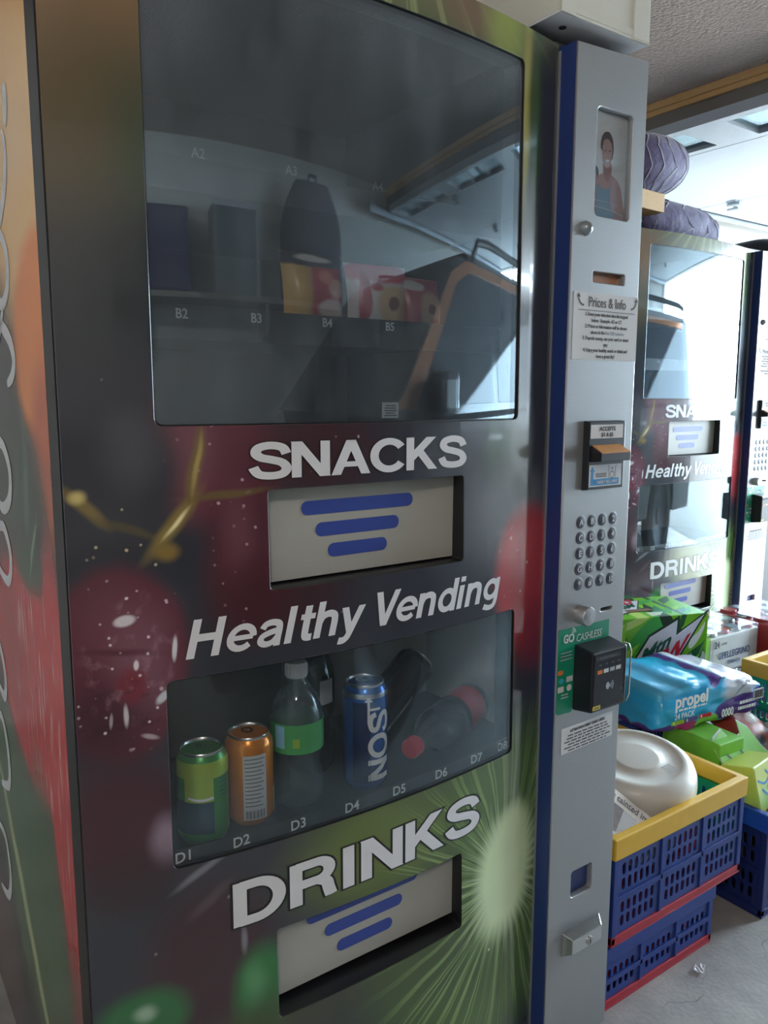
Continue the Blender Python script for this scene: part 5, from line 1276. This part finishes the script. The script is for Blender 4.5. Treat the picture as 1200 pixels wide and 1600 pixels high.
for i in range(34): se.box(.992+.004*i-1.068, .9945+.004*i-1.068, -.0495-.12, -.0485-.12, .004, .0055)
for i in range(20): se.box(1.1325+.002*i-1.068, 1.1335+.002*i-1.068, -.0505-.12, -.0495-.12, .0, .004)
se.build('corrugation', 'carton_white', wt_)
MB().lathe([(.006, -.0002), (.006, .0012), (0, .0012)], 16, (1.005-1.068, -.012-.12, -.0012)).build('rivet', 'alu_dark', fl_)
rcl = cushion('cloth_bundle', 'red cloth bundle showing through the slots of the yellow-rimmed crate', 'cloth', (1.618, .11, .1515), (0, 0, 0), .075, .085, .045, 'cloth_red', .8, .7, .12, False)
# ---------------------------------------------------------------- what the glass mirrors: the other half of the garage
mat('car_paint', (40, 42, 48), .12, .3, coat=1, vary=.04); mat('car_warm_reflection', (170, 104, 58), .2, .5, coat=.6, vary=.06); mat('car_glass', (22, 34, 48), .04, 0, spec=.8, vary=.05); mat('tyre', (28, 28, 30), .8); mat('rim_alloy', (70, 72, 76), .45, .3); mat('lamp_clear', (90, 94, 98), .4, 0); mat('lamp_red', (150, 24, 28), .15); mat('plastic_black', (28, 29, 31), .5)
suv = thing('sport_utility_vehicle', 'dark sport utility vehicle parked nose-in behind the viewer, seen only mirrored in the glass', 'car', (3.25, -2.22, 0))
def car_xz(x, z): return (x-3.25, z)
SIDE = Matrix(((1,0,0,0),(0,0,-1,0),(0,1,0,0),(0,0,0,1)))
body_o = [car_xz(*p) for p in [(.72, .42), (.66, .62), (.70, .95), (.82, 1.07), (1.62, 1.16), (1.66, 1.20), (5.72, 1.24), (5.86, 1.10), (5.90, .60), (5.84, .42)]]
def wheel_arch(cx): return [car_xz(cx+.42*math.cos(R(180-180*i/10)), .40+.42*math.sin(R(180-180*i/10))) for i in range(11)]
body_o = body_o[::-1]; body_o = [body_o[0]] + [p for p in body_o[1:-1]] + [body_o[-1]] 
bo_ = [car_xz(.72, .36)] + wheel_arch(1.62) + wheel_arch(4.72) + [car_xz(5.86, .36), car_xz(5.92, .60), car_xz(5.88, 1.10), car_xz(5.74, 1.24), car_xz(1.66, 1.20), car_xz(1.60, 1.16), car_xz(.84, 1.07), car_xz(.70, .95), car_xz(.66, .62)]
sheet('body', bo_, [], 1.90, Matrix.Translation((0, -.95, 0)) @ SIDE, 'car_paint', suv, bev=.03)
# cabin: tapered greenhouse
cabv = []
for (x0, x1, hw, z) in ((1.62, 5.76, .93, 1.20), (2.42, 5.52, .80, 1.84), (2.60, 5.40, .74, 1.88)):
    cabv += [(x0-3.25, -hw, z), (x1-3.25, -hw, z), (x1-3.25, hw, z), (x0-3.25, hw, z)]
cf = [(8, 9, 10, 11)]
for l in (0, 4):
    for q in range(4): cf.append((l+q, l+(q+1) % 4, l+4+(q+1) % 4, l+4+q))
MB().add(cabv, cf).build('cabin', 'car_paint', suv, bevel=.02)
def gl(name, pts, sgn, m='car_glass', lift=.004):
    # a pane on the leaning cabin side: pts in (x, z)
    v = []
    for x, z in pts:
        hw = .93-.13*(z-1.20)/.64+lift
        v.append((x-3.25, sgn*hw, z))
    n = len(v); v2 = [(p[0], p[1]-sgn*.006, p[2]) for p in v]
    f = [tuple(range(n)) if sgn < 0 else tuple(range(n))[::-1]] + [tuple(n+i for i in range(n))[::-1] if sgn < 0 else tuple(n+i for i in range(n))] + [(i, n+i, n+(i+1) % n, (i+1) % n) for i in range(n)]
    return MB().add(v+v2, f).build(name, m, suv)
for sg in (1, -1):
    gl('side_window', [(1.86, 1.235), (2.90, 1.245), (2.90, 1.775), (2.50, 1.765), (2.36, 1.70)], sg)
    gl('side_window', [(2.99, 1.245), (4.05, 1.25), (4.05, 1.775), (2.99, 1.775)], sg)
    gl('side_window', [(4.14, 1.25), (5.45, 1.26), (5.30, 1.765), (4.14, 1.775)], sg)
    gl('pillar_reflection', [(1.70, 1.225), (1.86, 1.225), (2.40, 1.725), (2.60, 1.79), (5.30, 1.79), (5.30, 1.835), (2.56, 1.835), (2.34, 1.765)], sg, 'car_warm_reflection', .006)  # orange wood reflection along the pillars, put into this strip's colour
    MB().tube([(2.75-3.25, sg*.74, 1.88), (2.80-3.25, sg*.75, 1.95), (3.0-3.25, sg*.75, 1.965), (5.2-3.25, sg*.75, 1.965), (5.38-3.25, sg*.75, 1.95), (5.43-3.25, sg*.74, 1.88)], .02, 8).build('roof_rail', 'plastic_black', suv, smooth=True)
    MB().box(1.95-3.25, 2.12-3.25, *sorted((sg*.94, sg*1.12)), 1.20, 1.36).build('door_mirror', 'car_paint', suv, bevel=.03)
    for x in (2.75, 3.9): MB().box(x-3.25, x+.2-3.25, *sorted((sg*.955, sg*.985)), 1.08, 1.11).build('door_handle', 'chrome', suv, bevel=.006)
    MB().box(.68-3.25, .98-3.25, *sorted((sg*.62, sg*.957)), .80, .98).build('headlamp', 'lamp_clear', suv, bevel=.02)
    MB().box(5.80-3.25, 5.925-3.25, *sorted((sg*.74, sg*.957)), .80, 1.20).build('tail_lamp', 'lamp_red', suv, bevel=.015)
    for cx in (1.62, 4.72):
        c = (cx-3.25, sg*.80, .395)
        w = MB().lathe([(.24, -.12), (.36, -.12), (.395, -.09), (.395, .09), (.36, .12), (.24, .12)], 36, (0, 0, 0), 'Y', cap=False).xf(Matrix.Translation(c)).build('wheel', 'tyre', suv, smooth=True)
        MB().lathe([(.0, .07), (.06, .075), (.07, .05), (.22, .08), (.245, .11), (.245, -.1)], 30, (0, 0, 0), 'Y', cap=False).xf(Matrix.Translation(c) @ Matrix.Rotation(0 if sg < 0 else math.pi, 4, 'Z')).build('alloy', 'rim_alloy', w, smooth=True)
# windscreen
MB().add([(1.70-3.25, -.86, 1.235), (1.70-3.25, .86, 1.235), (2.38-3.25, .76, 1.80), (2.38-3.25, -.76, 1.80), (1.69-3.25, -.86, 1.245), (1.69-3.25, .86, 1.245), (2.37-3.25, .76, 1.81), (2.37-3.25, -.76, 1.81)], [(3, 2, 1, 0), (4, 5, 6, 7), (0, 1, 5, 4), (1, 2, 6, 5), (2, 3, 7, 6), (3, 0, 4, 7)]).build('windscreen', 'car_glass', suv)
MB().box(.665-3.25, .72-3.25, -.55, .55, .70, .98).build('grille', 'plastic_black', suv, bevel=.01)
MB().box(.60-3.25, .74-3.25, -.92, .92, .38, .62).build('bumper', 'plastic_black', suv, bevel=.04)
# wall shelf with its things
mat('shelf_board', (150, 140, 130), .6, vary=.15, scale=10); mat('purple_cloth', (60, 56, 96), .8, vary=.1); mat('speaker_grey', (112, 116, 120), .6, vary=.08); mat('speaker_edge', (196, 198, 200), .5); mat('rucksack_blue', (28, 38, 58), .8, vary=.15, scale=20, bump=.3); mat('bench_white', (206, 206, 204), .5); mat('cabinet_dark', (60, 56, 54), .6)
sh = thing('wall_shelf', 'long wooden wall shelf mirrored in the snack window', 'shelf', (1.55, -3.35, 1.76))
MB().box(-1.45, 1.45, -.15, .15, 0, .03).build('board', 'shelf_board', sh, bevel=.003)
for x in (-1.2, 0, 1.2): MB().box(x-.015, x+.015, -.15, .12, -.16, 0).build('bracket', 'galvanised', sh)
bx_ = tag(MB().box(-.20, .20, -.12, .12, 0, .42).build('storage_box', 'purple_cloth', bevel=.02), 'dark purple storage box on the wall shelf', 'box'); bx_.location = (.62, -3.35, 1.79)
spk = thing('loudspeaker', 'grey loudspeaker cabinet with pale edges on the wall shelf', 'speaker', (1.25, -3.35, 1.79))
MB().box(-.21, .21, -.14, .13, 0, .46).build('cabinet', 'speaker_grey', spk, bevel=.008)
MB().box(-.215, .215, .1, .135, .44, .47).box(.195, .215, .1, .135, 0, .44).build('edge_trim', 'speaker_edge', spk)
MB().lathe([(.15, 0), (.15, .006), (.14, .006), (.05, -.03), (.0, -.02)], 30, (0, .131, .20), 'Y').xf(Matrix.Rotation(0, 4, 'Z')).build('woofer', 'speaker_grey', spk, smooth=True)
rk = thing('rucksack', 'dark blue rucksack standing on the wall shelf', 'rucksack', (2.10, -3.33, 1.79))
v = []; f = []
for j in range(13):
    t = j/12; hw = .36*(1-.45*max(0, t-.55)**1.5/.30); dp = .13*(1-.5*t)
    for i in range(20):
        a = 2*math.pi*i/20; v.append((hw*math.copysign(abs(math.cos(a))**.6, math.cos(a)), dp*math.copysign(abs(math.sin(a))**.6, math.sin(a)), .66*t**.85))
for j in range(12):
    for i in range(20): f.append((j*20+i, j*20+(i+1) % 20, (j+1)*20+(i+1) % 20, (j+1)*20+i))
f += [tuple(range(20))[::-1], tuple(240+i for i in range(20))]
MB().add(v, f).build('sack', 'rucksack_blue', rk, smooth=True)
MB().tube([(-.05, .02, .655), (-.04, .03, .70), (.04, .03, .70), (.05, .02, .655)], .012, 8).build('loop', 'rucksack_blue', rk, smooth=True)
MB().box(-.15, .15, .10, .16, .05, .30).build('pocket', 'rucksack_blue', rk, bevel=.03)
wbn = thing('workbench', 'narrow white topped workbench under the wall shelf', 'workbench', (-.45, -3.28, 0))
MB().box(-.85, .85, -.2, .2, 1.10, 1.15).build('top', 'bench_white', wbn, bevel=.004)
for x in (-.8, .8):
    for y in (-.16, .16): MB().box(x-.025, x+.025, y-.025, y+.025, 0, 1.10).build('leg', 'shelf_board', wbn)
tcab = thing('added_tall_cabinet', 'added tall dark cabinet that ends the lit wall in the mirrored view', 'cabinet', (-1.6, -3.2, 0))  # unseen, added to end the lit wall in the mirrored view
MB().box(-.25, .25, -.25, .25, 0, 2.1).build('carcass', 'cabinet_dark', tcab, bevel=.005)
for s_ in (-1, 1):
    d_ = MB().box(*sorted((s_*.005, s_*.245)), .25, .27, .05, 2.08).build('door', 'cabinet_dark', tcab, bevel=.003)
    MB().box(*sorted((s_*.02, s_*.035)), .27, .29, 1.0, 1.15).build('handle', 'galvanised', d_)
